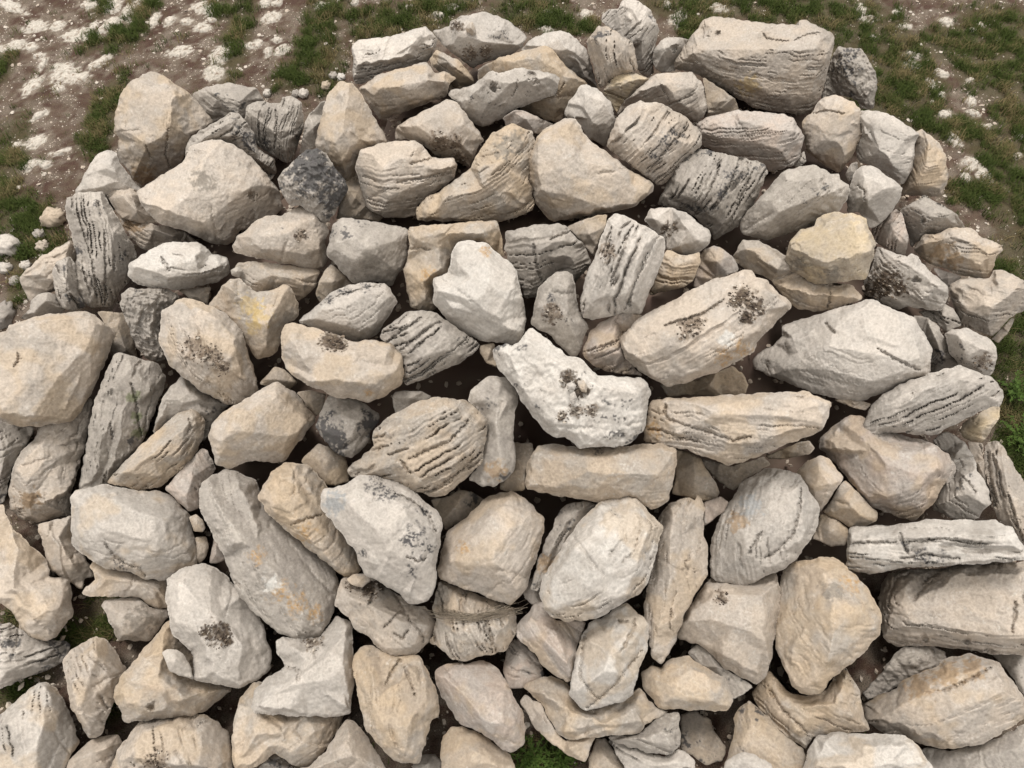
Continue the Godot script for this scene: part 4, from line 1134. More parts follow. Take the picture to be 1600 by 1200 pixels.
	rock("limestone_boulder","broad pale block with stepped layered edge at the lower right edge",[4.154,.888,2.589],[-64.165,58.774],"c",[0,0,0],
		[-.046,.739,0,.602,.24,0,.454,-.014,0,.172,-.397,0,.012,-.693,0,-.046,-.74,0,-.112,-.74,0,-.445,-.549,0,-.548,-.427,0,-.567,-.364,0,-.502,-.15,0,-.394,.02,0,-.301,.28,0],
		[-.406,-.302,.318,-.214,-.36,.387,-.035,-.324,.415,.131,-.12,.415,.293,.139,.415,.4,.335,.415,.02,.596,.36,-.225,.146,.374,-.092,-.618,.277,.072,-.403,.318,.381,.072,.304,-.311,-.494,.277],
		[55,.8,.9],[["h",.071,-.428,.035],["h",.249,-.137,.035]],[[.148,.393,.244,.313,.345,.211]])
	rock("limestone_boulder","large ochre boulder with a worn smooth top, lower right",[2.711,1.239,2.804],[-56.474,65.872],"t",[0,.6,0],
		[-.541,.023,0,-.516,.167,0,-.374,.436,0,-.311,.464,0,-.001,.484,0,.183,.446,0,.293,.372,0,.339,.303,0,.39,.06,0,.394,-.25,0,.434,-.409,0,.34,-.547,0,.254,-.562,0,-.072,-.455,0,-.181,-.375,0],
		[-.406,.108,.247,-.214,.363,.247,-.113,.133,.346,.081,.306,.284,.24,.299,.185,.198,-.075,.346,.01,-.293,.284,.08,-.424,.235,.276,-.421,.247,.321,-.309,.198],
		[11,.3,.7],[["o",-.109,.394,.087],["g",-.137,.238,.08]],[])
	rock("limestone_boulder","streaky brown slab under the large ochre boulder",[2.682,.694,3.436],[-66.544,69.464],"t",[0,.4,0],
		[.356,.342,0,.196,-.111,0,.262,-.228,0,.091,-.342,0,-.243,-.43,0,-.35,-.399,0,-.441,-.167,0,-.218,-.121,0,-.139,-.041,0,-.091,.088,0,-.097,.2,0,-.177,.346,-.063,-.179,.442,0,.046,.44,0,.212,.363,0],
		[-.195,-.199,.194,-.034,-.043,.259,.034,.167,.259,-.056,.35,.194,.102,-.191,.194,.19,.253,.181],
		[25,.6,.4],[],[[-.292,-.251,-.091,-.231,.151,-.146]])
	rock("limestone_boulder","big cream boulder with a brown band across its top at the lower right",[3.889,.752,3.41],[-72.989,62.305],"c",[0,.2,0],
		[-.101,-.731,0,-.254,-.671,0,-.271,-.352,0,-.313,-.258,0,-.326,.063,0,-.353,.148,0,-.328,.354,0,-.184,.527,0,.148,.567,0,.273,.522,0,.352,.167,0,.359,.025,0,.309,-.227,0,.205,-.4,0,.111,-.484,0,.038,-.635,0],
		[-.187,-.278,.258,-.203,.083,.299,-.162,.431,.272,-.052,-.468,.299,-.053,-.057,.381,.016,.302,.381,.127,.46,.272,.206,-.029,.313,.133,-.332,.245,-.153,-.595,.204],
		[92,.4,.6],[["t",-.215,-.144,.122],["t",-.227,.096,.109],["t",-.191,.306,.095]],[[-.115,-.023,-.127,.213,-.162,.431]])
	rock("limestone_boulder","dull grey rock in the gap between the broad pale block and the brown banded boulder",[3.7,.455,3.045],[-67.207,63.487],"g",[.3,0,.5],
		[.019,.393,0,.081,.365,0,.103,.254,-.049,.095,-.028,-.062,.128,-.309,-.073,.104,-.458,0,.022,-.459,0,-.043,-.232,0,-.164,.011,0,-.167,.111,0,-.077,.324,-.05],
		[-.057,.007,.14,-.011,.171,.14],
		[20,.12,.5],[],[])
	rock("limestone_boulder","dark grey rock at the right edge just under the broad pale block",[4.798,.381,3.026],[-71.842,58.12],"g",[.35,0,0],
		[-.243,-.161,-.089,-.102,.195,-.065,.318,-.058,0,.189,-.082,0,-.028,-.091,0],
		[.006,-.002,.104],
		[20,.12,.5],[],[])
	rock("limestone_boulder","white rock cut by the bottom edge, left of the lower right corner",[2.981,.913,3.857],[-76.009,67.957],"W",[.08,.1,0],
		[.284,.488,0,.005,-.581,0,-.245,-.35,0,-.264,-.285,0,-.239,-.117,0,-.076,.357,0,-.019,.415,0],
		[-.194,-.26,.229,-.09,.027,.267,-.011,.315,.254,.057,-.094,.293,.098,.157,.28,-.052,-.405,.229],
		[20,.12,.5],[],[])
	rock("limestone_boulder","grey rock in the lower right corner under the brown banded boulder",[4.164,.573,3.828],[-79.496,61.889],"g",[.3,0,0],
		[-.164,-.529,-.123,-.177,-.411,0,-.113,-.216,0,-.104,-.002,0,-.153,.26,0,-.21,.48,0,.215,.285,0,.065,-.457,0],
		[-.018,-.093,.14,-.028,.23,.14],
		[-14,.3,.4],[],[])
	rock("limestone_boulder","rusty brown rock at the bottom left of the white cut off rock",[2.201,.597,3.755],[-68.994,73.388],"r",[.3,.6,0],
		[.32,.188,0,.074,-.439,0,-.121,-.231,0,-.227,-.143,0,-.326,-.104,0,-.406,.097,0,-.001,.248,0,.136,.341,0,.229,.3,-.053],
		[-.273,.025,.154,-.071,.102,.167,-.107,-.126,.154],
		[16,.3,.4],[],[])
	rock("limestone_boulder","small pale rock at the bottom edge in front of the rusty brown rock",[2.032,.71,3.914],[-71.352,74.611],"w",[.05,0,0],
		[-.002,-.246,0,-.102,-.151,0,-.126,-.068,0,-.131,.024,0,-.064,.109,0,.045,.191,0,.151,.196,0],
		[-.057,-.024,.088],
		[20,.12,.5],[],[])
	rock("limestone_boulder","flat cream wedge pointing down, left of the large ochre boulder",[2.013,1.051,2.743],[-47.301,69.814],"c",[.1,0,0],
		[-.021,.562,0,.09,.475,-.042,.222,.295,-.062,.451,-.087,0,.491,-.199,0,.481,-.293,0,.194,-.394,0,-.048,-.372,0,-.262,-.498,0,-.365,-.275,0,-.412,.118,0,-.355,.311,-.289,-.196,.469,-.233],
		[-.273,-.207,.222,-.264,.122,.247,-.002,-.089,.308,.01,.316,.271,.262,.025,.284,.401,-.217,.185,.104,-.293,.222],
		[20,.12,.5],[["b",-.223,.059,.056]],[])
	rock("limestone_boulder","tall leaning pale boulder with curved cracks, right of the lower centre",[2.25,1.461,2.025],[-41.148,64.087],"w",[0,0,0],
		[-.11,-.632,0,-.276,-.402,0,-.352,-.133,0,-.383,.23,0,-.278,.469,0,-.036,.58,0,.262,.452,0,.326,.36,0,.369,.252,0,.377,-.039,0,.344,-.178,0,.162,-.533,0,-.04,-.633,0],
		[-.25,.381,.219,-.134,.073,.304,.051,.002,.341,.06,.367,.28,.264,.17,.243,-.002,-.256,.304,-.21,-.204,.243,.223,-.147,.231],
		[-64,.5,.3],[["t",-.203,-.089,.085],["G",-.202,.092,.097]],[[.055,.47,.155,.298,.229,.107,.2,-.095,.16,-.199],[.008,-.032,.022,-.165,.036,-.262]])
	rock("limestone_boulder","small cream rock behind the tall leaning pale boulder",[2.855,1.464,1.554],[-43.147,59.318],"c",[0,.1,0],
		[.176,-.259,0,.104,-.19,0,-.213,-.082,0,-.19,.065,0,-.139,.166,0,-.06,.199,0,.151,.135,0],
		[-.076,.081,.178,.098,.032,.191,.026,-.103,.165],
		[20,.12,.5],[],[])
	rock("limestone_boulder","tan rock in the gap below the flat topped pinkish boulder",[3.216,1.144,1.713],[-48.091,59.566],"t",[0,.4,0],
		[-.159,-.204,0,-.169,-.087,0,-.199,.036,0,-.213,.165,0,-.124,.165,0,.004,.145,0,.107,.136,0,.193,.136,0,.243,.061,0,.195,-.053,-.046,.103,-.142,0,-.021,-.171,0],
		[-.074,.046,.146,.105,.01,.133],
		[20,.12,.5],[],[])
	rock("limestone_boulder","brown rock left of the white log-like rock",[3.042,.976,1.888],[-48.286,61.559],"r",[.2,.4,0],
		[-.076,-.168,0,-.135,-.039,-.052,-.174,.067,0,-.137,.112,-.044,-.036,.126,0,.088,.138,0,.155,.061,0,.174,-.004,0,.105,-.098,0,.017,-.127,0],
		[-.001,.008,.093],
		[20,.12,.5],[],[])
	rock("limestone_boulder","narrow upright cream slab left of the tall leaning pale boulder",[1.438,1.362,2.407],[-33.262,69.827],"c",[0,.15,0],
		[.286,-.761,0,.174,-.72,0,-.072,-.43,0,-.35,.346,0,-.358,.441,0,-.322,.529,0,-.214,.646,0,-.167,.654,0,-.165,.709,0,-.117,.704,0,-.049,.625,0,.063,.398,0,.123,.369,0,.251,.124,0,.241,-.234,0,.289,-.489,0],
		[-.281,.454,.177,-.14,.144,.236,-.01,-.167,.236,.112,-.474,.201,-.081,.441,.213,.057,.134,.236,.176,-.307,.201],
		[-68,.6,.3],[],[])
	rock("limestone_boulder","large bright white boulder with a smooth oval face, lower centre",[.755,1.792,2.438],[-19.249,71.149],"W",[0,.1,0],
		[-.328,-.538,0,-.427,-.408,0,-.436,-.273,0,-.28,.252,0,-.173,.456,0,-.105,.512,0,.129,.61,0,.193,.546,0,.404,.429,0,.403,-.076,0,.371,-.152,0,.09,-.456,0,-.126,-.562,0,-.246,-.57,0],
		[-.216,.049,.264,-.281,-.194,.275,-.302,-.393,.242,-.075,.319,.242,.139,.444,.242,.296,.383,.198,.035,.048,.342,.252,.065,.286,.033,-.308,.253,.211,-.167,.231],
		[69,.6,.85],[["h",.043,.095,.011]],[])
	rock("limestone_boulder","dusky layered rock hidden behind the left side of the bright white boulder",[.422,1.61,2.186],[-9.916,70.424],"g",[.15,0,0],
		[-.194,-.467,0,-.162,-.176,0,-.035,.274,0,.042,.331,0,.29,.372,0,.104,.034,-.074,-.08,-.409,-.072,-.127,-.472,0],
		[.028,.161,.159,-.072,-.106,.159],
		[67,.6,.3],[["t",-.078,-.245,.091]],[])
	rock("limestone_boulder","oblong tan-cream block lying level above the bright white boulder",[.795,2.022,1.74],[-15.539,65.377],"t",[.08,0,0],
		[-.642,-.252,0,-.667,-.059,0,-.609,.097,0,-.504,.135,0,-.226,.159,0,.411,.368,-.055,.533,.342,0,.566,.267,0,.57,-.082,0,.531,-.147,0,.445,-.203,0,.288,-.166,-.079,.032,-.259,-.055,-.607,-.299,0],
		[-.597,-.042,.21,-.271,.068,.244,.048,.142,.255,.413,.24,.222,-.55,-.228,.188,-.224,-.128,.255,.146,-.035,.255,.456,.055,.222,.331,-.116,.177],
		[10,.2,.5],[["k",-.098,.168,.044]],[])
	rock("limestone_boulder","brown rock left of the level oblong block",[.041,1.706,1.547],[-.769,65.801],"r",[0,.4,0],
		[-.044,.234,-.059,.141,.225,0,.159,.15,0,.086,-.023,0,.076,-.195,0,-.038,-.225,-.046,-.153,-.198,0,-.127,.003,-.131,-.059,.09,-.094],
		[-.012,-.024,.069],
		[20,.12,.5],[],[])
	rock("limestone_boulder","upright grey rock standing at the right end of the tan boulder with slanting cracks",[-.137,2.227,1.422],[2.475,63.11],"g",[.2,0,0],
		[-.126,-.487,0,-.276,-.422,0,-.175,-.344,0,-.071,-.022,0,-.093,.104,0,-.235,.257,0,-.206,.327,0,-.092,.438,0,.018,.456,0,.11,.436,0,.215,.311,-.059,.156,.051,0,.153,-.303,0,.123,-.383,0,.039,-.445,0,-.044,-.485,0],
		[-.041,.332,.164,.092,.244,.164,.028,.001,.197,-.009,-.27,.197,.068,-.381,.109],
		[20,.12,.5],[["k",-.062,.212,.055],["t",-.012,-.351,.087]],[])
	rock("limestone_boulder","dark brown rock beneath the tan boulder with slanting cracks",[-.503,1.458,1.827],[10.277,68.189],"r",[.2,0,0],
		[-.238,.113,0,-.062,.112,0,.062,.15,0,.158,.123,0,.285,-.004,-.09,.176,-.056,-.057,.028,-.136,0,-.139,-.194,0,-.155,-.105,0,-.187,-.012,-.041],
		[.01,.013,.094],
		[20,.12,.5],[],[])
	rock("limestone_boulder","brown rock in the gap below the small purplish black rock",[-1.736,1.396,1.379],[28.323,62.746],"r",[0,.4,0],
		[-.212,.13,0,-.125,.182,0,.007,.219,0,.072,.161,0,.116,.074,0,.177,-.009,0,.166,-.104,0,.111,-.225,0,-.016,-.217,0,-.093,-.146,0,-.12,-.02,0,-.172,.078,0],
		[-.001,.029,.112],
		[20,.12,.5],[],[])
	rock("limestone_boulder","blunt grey boulder left of the stepped tan rock, upper centre",[-1.43,2.069,-.649],[15.245,49.771],"g",[.3,0,0],
		[.431,.137,0,.35,-.163,0,.144,-.399,0,-.012,-.314,0,-.221,-.295,0,-.407,.047,0,-.277,.319,0,-.193,.352,0,-.082,.336,0],
		[.005,.166,.209,.002,.02,.314,-.162,.137,.262,.168,.037,.262,-.122,-.096,.288,.11,-.21,.236,-.275,.064,.236],
		[20,.12,.5],[["g",.008,-.091,.118]],[])
	rock("limestone_boulder","dark rock in shadow under the blunt grey boulder",[-1.834,1.761,-.461],[19.923,51.382],"r",[.3,0,0],
		[-.182,-.055,0,-.123,.049,0,-.024,.155,0,.056,.199,0,.116,.116,0,.165,.015,0,.223,-.082,-.064,.084,-.097,-.087,-.046,-.127,-.079,-.169,-.159,-.044],
		[.021,.022,.094],
		[20,.12,.5],[],[])
	rock("limestone_boulder","lens shaped pale rock with a black seam along its top, left of centre",[-1.494,2.131,.13],[18.475,53.497],"w",[.08,0,0],
		[-.525,.036,0,-.098,.236,0,.118,.241,0,.348,.181,0,.393,.119,0,.421,-.026,0,.136,-.281,0,-.024,-.3,0],
		[-.149,.163,.197,.095,.16,.234,.319,.077,.209,.211,-.082,.246,-.075,-.005,.271,-.31,.028,.209,-.011,-.209,.197],
		[13,.3,.4],[["k",-.018,.196,.062],["k",-.184,.148,.049],["k",.164,.186,.049]],[[-.282,.125,-.086,.171,.068,.174,.191,.172,.318,.164]])
	rock("limestone_boulder","saddle shaped cream boulder with gritty soil in its dip, left of centre",[-1.472,2.422,.884],[21.606,56.672],"c",[0,.3,0],
		[-.346,.463,0,-.289,.467,0,-.195,.414,0,.192,.127,0,.278,.128,0,.464,.039,0,.518,-.097,0,.477,-.272,0,.433,-.335,0,.23,-.396,0,.105,-.389,0,-.139,-.259,0,-.376,-.039,0,-.455,.108,0,-.464,.215,0,-.399,.405,0],
		[-.336,.328,.181,-.288,.139,.249,-.076,.098,.147,-.015,.195,.045,.161,.038,.226,.365,-.046,.237,-.009,-.128,.271,.233,-.267,.192,-.265,-.042,.192,.384,-.2,.181],
		[20,.12,.5],[["m",-.037,.213,.079],["m",.059,.159,.057],["o",.133,-.304,.045]],[])
	rock("limestone_boulder","grey rock with deep slanting black clefts right of the saddle shaped boulder",[-.756,2.343,.636],[10.803,56.757],"g",[.3,0,0],
		[.467,-.077,0,.429,-.128,0,.21,-.232,0,-.239,-.338,0,-.265,-.258,-.05,-.231,-.12,0,-.276,.019,0,-.418,.122,0,-.348,.202,0,-.119,.315,0,.093,.282,0],
		[-.12,.206,.172,.098,.143,.195,.225,.037,.206,.165,-.155,.172,-.05,-.063,.229,-.185,-.185,.172],
		[27,.9,.2],[],[[-.296,.102,-.125,.178,-.012,.235],[-.237,-.022,-.055,.081,.09,.162,.161,.174],[-.163,-.056,-.006,.033]])
	rock("limestone_boulder","smooth white shield shaped boulder at the centre of the heap",[-.275,2.511,.219],[3.592,53.761],"W",[0,0,0],
		[.281,-.466,0,-.034,-.409,0,-.135,-.363,0,-.312,-.227,0,-.428,-.061,0,-.42,.166,0,-.286,.205,0,-.235,.4,0,-.184,.482,0,-.07,.488,0,.07,.448,0,.289,.256,0,.325,.186,0,.392,-.217,0,.341,-.417,0],
		[-.354,.021,.231,-.236,-.116,.289,-.048,-.137,.312,.119,-.249,.289,.289,-.316,.208,-.163,.352,.219,.064,.341,.231,.281,.103,.242,-.007,.089,.358],
		[-15,.2,.9],[["o",.049,.381,.058]],[])
	rock("limestone_boulder","stepped tan rock behind the smooth white shield shaped boulder",[-.656,2.312,-.38],[7.504,50.936],"t",[0,.5,0],
		[.538,.291,0,.578,.203,0,.588,-.058,0,.502,-.05,-.079,.329,.059,-.098,.174,.044,-.129,.03,-.245,-.153,-.05,-.298,-.15,-.101,-.477,-.049,-.166,-.507,0,-.288,-.494,0,-.375,-.448,0,-.392,-.091,0,-.307,.105,0,-.313,.262,0,-.283,.307,0],
		[-.235,.206,.223,.07,.206,.273,.372,.176,.248,-.053,.092,.223,-.193,.046,.124,-.029,-.117,.273,-.224,-.218,.248,-.216,-.403,.211],
		[20,.12,.5],[["o",-.145,-.166,.074]],[[-.308,.099,-.187,.099,-.118,.062]])
	rock("limestone_boulder","dusky striped rock right of the smooth white shield shaped boulder",[.315,2.388,-.313],[-3.67,51.153],"g",[.25,0,0],
		[-.161,-.411,0,-.39,.046,0,-.387,.213,0,-.108,.291,0,.118,.314,0,.192,.282,0,.351,.131,0,.445,-.019,0,.274,-.279,-.056,.12,-.227,-.14,-.001,-.233,0,-.053,-.387,-.043],
		[-.234,.173,.195,.034,.216,.22,-.074,.003,.268,.226,.018,.22,-.123,-.209,.195,.295,-.128,.134],
		[15,.8,.2],[],[[-.117,.131,-.098,.001,-.068,-.117,-.026,-.223],[.037,.157,.212,.242]])
	rock("limestone_boulder","narrow upright rock with a brown stain right of the shield shaped boulder's foot",[.425,2.505,.409],[-5.786,54.907],"g",[.15,0,0],
		[.187,-.374,0,.119,-.386,0,-.067,-.213,0,-.251,-.126,0,-.206,.217,0,-.059,.353,0,.024,.365,0,.083,.336,0,.162,.033,0,.253,-.101,0],
		[-.08,.267,.171,.037,.22,.182,.062,-.06,.205,-.084,-.016,.137,-.173,.033,.148,.134,-.225,.125],
		[20,.12,.5],[["k",-.096,.125,.057],["b",-.072,-.015,.08]],[])
	rock("limestone_boulder","upright slab with long lengthwise cracks right of the centre",[.948,2.847,.194],[-12.136,51.434],"w",[0,0,0],
		[-.25,-.466,0,-.304,-.384,0,-.304,-.199,0,-.195,.4,0,-.149,.451,0,-.068,.459,0,.316,.319,0,.325,.13,0,.224,-.354,0,.086,-.361,0,-.175,-.475,0],
		[-.129,.34,.214,.156,.293,.225,-.084,.1,.292,.141,.082,.281,-.153,-.134,.258,.111,-.2,.258,-.205,-.311,.202,.254,.211,.157],
		[-100,.9,.15],[["b",-.143,.118,.067]],[[-.001,.306,-.025,.082,-.071,-.12],[.179,.171,.129,-.086,.083,-.345],[-.139,.245,-.149,.089]])
	rock("limestone_boulder","pale rock with a dark brown hollow behind the upright slab with lengthwise cracks",[1.664,2.147,-.835],[-17.018,48.179],"w",[.05,0,0],
		[-.366,.016,0,-.323,.155,0,-.121,.2,0,.011,.191,0,.282,.067,0,.329,.013,0,.333,-.05,0,.249,-.166,0,.135,-.225,0,-.063,-.213,0,-.102,-.118,0],
		[-.281,.068,.199,-.035,.123,.225,-.08,-.003,.08,.088,.023,.239,.204,-.047,.186,.037,-.151,.199],
		[20,.12,.5],[["m",-.094,0,.066]],[])
	rock("limestone_boulder","brown layered rock directly under the pale rock with the brown hollow",[1.567,2.2,-.276],[-17.812,50.894],"t",[0,.4,0],
		[-.189,-.28,0,-.147,.184,0,.056,.171,0,.168,.236,0,.206,.165,0,.179,-.048,0,.134,-.109,0],
		[.011,.066,.126,-.007,-.095,.114],
		[4,.6,.3],[],[])
	rock("limestone_boulder","brownish pink rock behind the long mossy slab",[2.028,1.918,-.561],[-21.454,49.887],"p",[.1,.2,0],
		[-.155,-.134,0,-.151,.014,-.052,-.15,.147,0,-.068,.198,0,.046,.192,0,.143,.155,0,.248,.04,0,.171,-.022,0,.07,-.113,-.045,-.019,-.241,-.115,-.13,-.248,0],
		[.011,.062,.134],
		[20,.12,.5],[],[])
	rock("limestone_boulder","brown rock in the gap left of the upright slab with lengthwise cracks",[.794,2.027,-.93],[-8.168,49.205],"r",[0,.3,0],
		[-.244,.015,0,-.092,.108,0,.157,.199,0,.143,.057,0,.09,-.143,0,.059,-.256,0,-.048,-.138,0,-.138,-.051,0],
		[-.01,-.024,.093],
		[20,.12,.5],[],[])
	rock("limestone_boulder","long cream slab with dark moss and grit near its upper end, right of centre",[1.63,2.688,.703],[-22.692,53.989],"c",[0,0,0],
		[-.653,-.317,0,-.562,-.111,0,-.355,.119,0,-.109,.381,0,.154,.573,0,.204,.583,0,.256,.545,0,.353,.548,0,.461,.472,0,.609,.421,0,.614,.378,0,.569,.324,0,.447,.03,0,.45,-.054,0,.2,-.33,0,-.113,-.568,0,-.376,-.526,0,-.541,-.455,0],
		[-.514,-.165,.19,-.246,.052,.246,.042,.346,.268,.328,.467,.212,-.506,-.355,.223,-.206,-.222,.302,.042,.034,.324,.302,.235,.302,.518,.391,.168,-.235,-.465,.201,.051,-.307,.246,.295,-.051,.246,.381,.092,.201],
		[52,.4,.5],[["m",.193,.356,.078],["m",.305,.303,.089],["m",.287,.202,.056],["m",.167,.275,.056],["b",-.128,-.04,.078],["b",-.067,.026,.067],["o",.225,-.166,.089],["o",.343,-.062,.084],["W",.199,-.015,.067]],[[-.315,-.075,-.177,.018,-.044,.119,.069,.27]])
	rock("limestone_boulder","dusky pink rock under the lower left end of the long mossy slab",[.876,2.426,.691],[-12.637,56.593],"p",[0,.3,0],
		[.217,.295,0,.121,.067,-.109,.153,-.097,0,.319,-.225,0,.04,-.244,0,-.094,-.23,0,-.22,-.168,0,-.245,-.127,0,-.21,.08,0,-.127,.181,0,-.02,.269,0,.076,.297,0],
		[.01,.058,.17,-.134,-.083,.17,.094,-.086,.147],
		[36,.6,.3],[],[[-.231,-.113,-.085,-.039,.066,.057]])
	rock("limestone_boulder","brown rock between the long mossy slab and the long cracked rock below it",[1.812,2.002,.865],[-25.878,57.427],"r",[0,.4,0],
		[-.436,-.163,0,-.28,-.086,-.045,-.134,.011,0,-.003,.14,0,.11,.236,0,.21,.213,0,.29,.134,0,.322,.041,0,.142,-.065,-.063,-.129,-.151,0,-.311,-.239,0],
		[-.011,.011,.12],
		[20,.12,.5],[],[])
	rock("limestone_boulder","white rough boulder strewn with pebbles and grit, right of the centre",[.513,2.543,1.26],[-8.728,60.44],"W",[.2,0,.25],
		[-.718,.273,0,-.681,.321,0,-.62,.35,0,-.564,.336,0,-.49,.389,0,-.46,.489,0,-.414,.511,0,-.092,.306,0,.005,.302,0,.181,.181,0,.521,.21,0,.588,.181,0,.618,.116,0,.609,-.215,0,.514,-.34,0,.398,-.382,0,.102,-.434,0,-.031,-.351,0,-.102,-.382,0,-.158,-.363,0,-.44,-.106,0,-.491,-.005,0,-.661,.134,0],
		[-.449,.082,.213,-.295,-.059,.234,-.141,-.21,.234,-.029,-.249,.213,.196,-.341,.192,-.404,.356,.202,-.546,.203,.17,-.225,.219,.266,-.007,.193,.245,-.085,-.031,.277,.223,.063,.277,.49,.046,.245,.358,-.159,.266,.543,-.16,.17,.212,-.258,.234],
		[20,.12,.5],[["m",-.052,.123,.064],["m",.04,.039,.064],["b",.034,-.122,.053],["b",.165,-.105,.048],["b",-.064,-.189,.043],["k",-.48,.32,.053]],[])
	rock("pebble","round whitish pebble, leftmost of three on the white rough boulder",[.469,2.869,1.366],[-8.258,59.875],"w",[0,0,0],
		[-.042,.01,0,-.004,.03,0,.039,.01,0,.029,-.032,0,-.021,-.033,0],
		[-.004,-.006,.03],
		[20,.12,.5],[],[])
	rock("pebble","largest, yellowish pebble of three on the white rough boulder",[.559,2.843,1.354],[-9.779,59.791],"t",[0,0,0],
		[-.048,.036,0,.001,.049,0,.039,.003,0,.041,-.048,0,-.005,-.045,0,-.031,-.007,0],
		[.004,-.002,.036],
		[20,.12,.5],[],[])
	rock("pebble","narrow pale pebble, lowest of three on the white rough boulder",[.473,2.862,1.468],[-8.585,60.675],"w",[0,0,0],
		[-.025,.024,0,.011,.054,0,.038,.002,0,.016,-.062,0,-.018,-.026,0],
		[.009,-.002,.03],
		[20,.12,.5],[],[])
	rock("limestone_boulder","long cream rock with branching brown cracks at its left end, right of centre",[1.879,2.333,1.425],[-30.617,59.111],"c",[0,.25,0],
		[.598,.503,0,.646,.269,0,.177,-.289,0,.101,-.347,0,-.275,-.384,0,-.627,-.492,0,-.709,-.205,0,-.707,-.123,0,.372,.491,0],
		[-.594,-.166,.19,-.282,-.009,.246,.045,.155,.257,.385,.385,.235,-.376,-.301,.223,.037,-.18,.246,.288,.009,.246,.555,.264,.201,.077,-.262,.156],
		[19,.5,.3],[["o",-.584,-.346,.089]],[[-.652,-.381,-.513,-.328,-.371,-.311,-.209,-.277],[-.594,-.166,-.509,-.215,-.34,-.191,-.151,-.155,.043,-.135,.153,-.042],[-.589,-.114,-.523,-.223]])
	rock("limestone_boulder","rust brown rock in the gap right of the level oblong block",[1.679,1.47,1.548],[-28.823,63.645],"r",[0,.9,0],
		[-.269,.181,0,-.151,.205,0,-.017,.191,0,.079,.12,0,.178,.071,0,.272,-.012,0,.266,-.08,-.046,.171,-.147,0,.03,-.185,0,-.115,-.218,0,-.163,-.045,0],
		[0,.016,.098],
		[20,.12,.5],[],[])
	rock("limestone_boulder","dark rock in deep shade under the long rock with branching cracks",[2.121,1.293,1.398],[-33.516,61.946],"r",[.2,0,0],
		[-.361,-.06,0,-.185,-.007,0,-.039,.035,0,.065,.151,0,.167,.267,0,.245,.221,0,.208,.13,0,.107,-.048,0,.088,-.171,0,-.062,-.168,0,-.224,-.122,0],
		[-.004,-.029,.076],
		[20,.12,.5],[],[])
	rock("limestone_boulder","small pinkish shard between the narrow upright slab and the tall leaning boulder",[1.833,1.464,1.847],[-33.662,64.826],"p",[0,0,0],
		[-.106,.006,0,-.003,.135,0,.08,.125,0,.085,.034,0,.036,-.109,0,.001,-.184,0],
		[.01,.009,.06],
		[20,.12,.5],[],[])
	rock("limestone_boulder","brown sliver of rock under the right end of the long rock with branching cracks",[2.729,1.259,1.167],[-38.483,58.802],"r",[0,.2,0],
		[-.193,-.189,0,-.104,-.053,0,-.015,.082,0,.065,.173,0,.147,.132,0,.141,.054,0,-.004,-.098,0,-.151,-.198,0],
		[-.02,-.019,.053],
		[20,.12,.5],[],[])
	rock("limestone_boulder","thin tan ledge under the very large faceted boulder",[3.345,1.455,.756],[-41.035,54.121],"t",[0,.3,0],
		[-.202,-.081,0,-.08,-.002,0,.049,.065,0,.122,.079,0,.116,-.001,0,.014,-.036,0,-.106,-.066,0],
		[-.011,0,.054],
		[20,.12,.5],[],[])
	rock("limestone_boulder","shattered cream rock full of branching cracks below the black speckled boulder",[-1.132,1.13,2.718],[31.023,73.41],"c",[0,0,0],
		[-.196,.469,0,-.112,.473,-.057,.085,.361,-.091,.232,-.031,0,.353,-.107,0,.371,-.302,0,.224,-.406,0,.083,-.43,0,.003,-.402,0,-.118,-.331,0,-.16,-.257,0,-.219,-.067,0,-.285,.046,0,-.287,.129,0,-.348,.29,0],
		[-.171,.295,.191,-.014,.11,.263,.095,-.047,.299,-.104,-.184,.215,.078,-.321,.215,.277,-.248,.191,.193,-.104,.251],
		[-78,.3,.4],[["m",-.028,.265,.084],["m",-.125,.384,.054],["m",.096,.259,.054]],[[.149,.202,.169,.069,.157,-.051,.167,-.153,.202,-.268,.193,-.369],[.132,-.037,.02,-.068,-.049,-.091],[-.006,-.178,.042,-.244,.107,-.218],[.013,.222,-.072,.144]])
	rock("small_stone","small tan stone lying on the top end of the shattered cream rock",[-1.344,1.386,2.476],[32.32,70.543],"c",[0,.2,0],
		[-.09,.06,0,-.018,.068,0,.094,.007,0,.082,-.062,0,-.006,-.073,0,-.071,-.008,0],
		[-.006,-.003,.059],
		[20,.12,.5],[],[])
	rock("limestone_boulder","tan boulder with a V-shaped cleft at its top, bottom centre left",[-.998,1.02,3.424],[40.325,78.347],"t",[0,.4,0],
		[.041,.546,0,.121,.515,0,.195,.317,0,.379,.165,0,.377,.098,0,.315,-.191,0,.26,-.279,0,.198,-.341,0,.147,-.318,0,-.14,-.513,0,-.239,-.441,0,-.28,-.363,0,-.314,-.257,0,-.324,-.002,0,-.131,.448,0,-.061,.526,0],
		[-.01,.383,.19,-.101,.121,.261,.057,.178,.131,.095,.093,.261,.256,.095,.237,-.005,-.158,.309,-.18,-.077,.261,.162,-.164,.237,-.156,-.358,.178],
		[-122,.4,.4],[],[[.234,.25,.116,.211,.015,.159],[.226,.175,.187,.05,.154,-.057]])
	rock("limestone_boulder","striped tan rock with a wisp of dry grass on it, lower centre",[-.363,1.131,2.794],[11.38,75.964],"t",[0,0,0],
		[-.208,.419,0,.385,.073,0,.412,-.027,0,.369,-.158,0,.258,-.284,0,-.115,-.297,0,-.211,-.262,0,-.327,-.114,0,-.391,-.091,0,-.288,.081,0,-.315,.198,0],
		[-.24,.128,.177,.033,.047,.26,.306,-.035,.201,-.112,-.118,.248,.17,-.146,.236,-.101,.268,.165],
		[-80,.8,.2],[],[[.119,.046,.141,-.085,.157,-.215],[.249,.032,.268,-.083]])
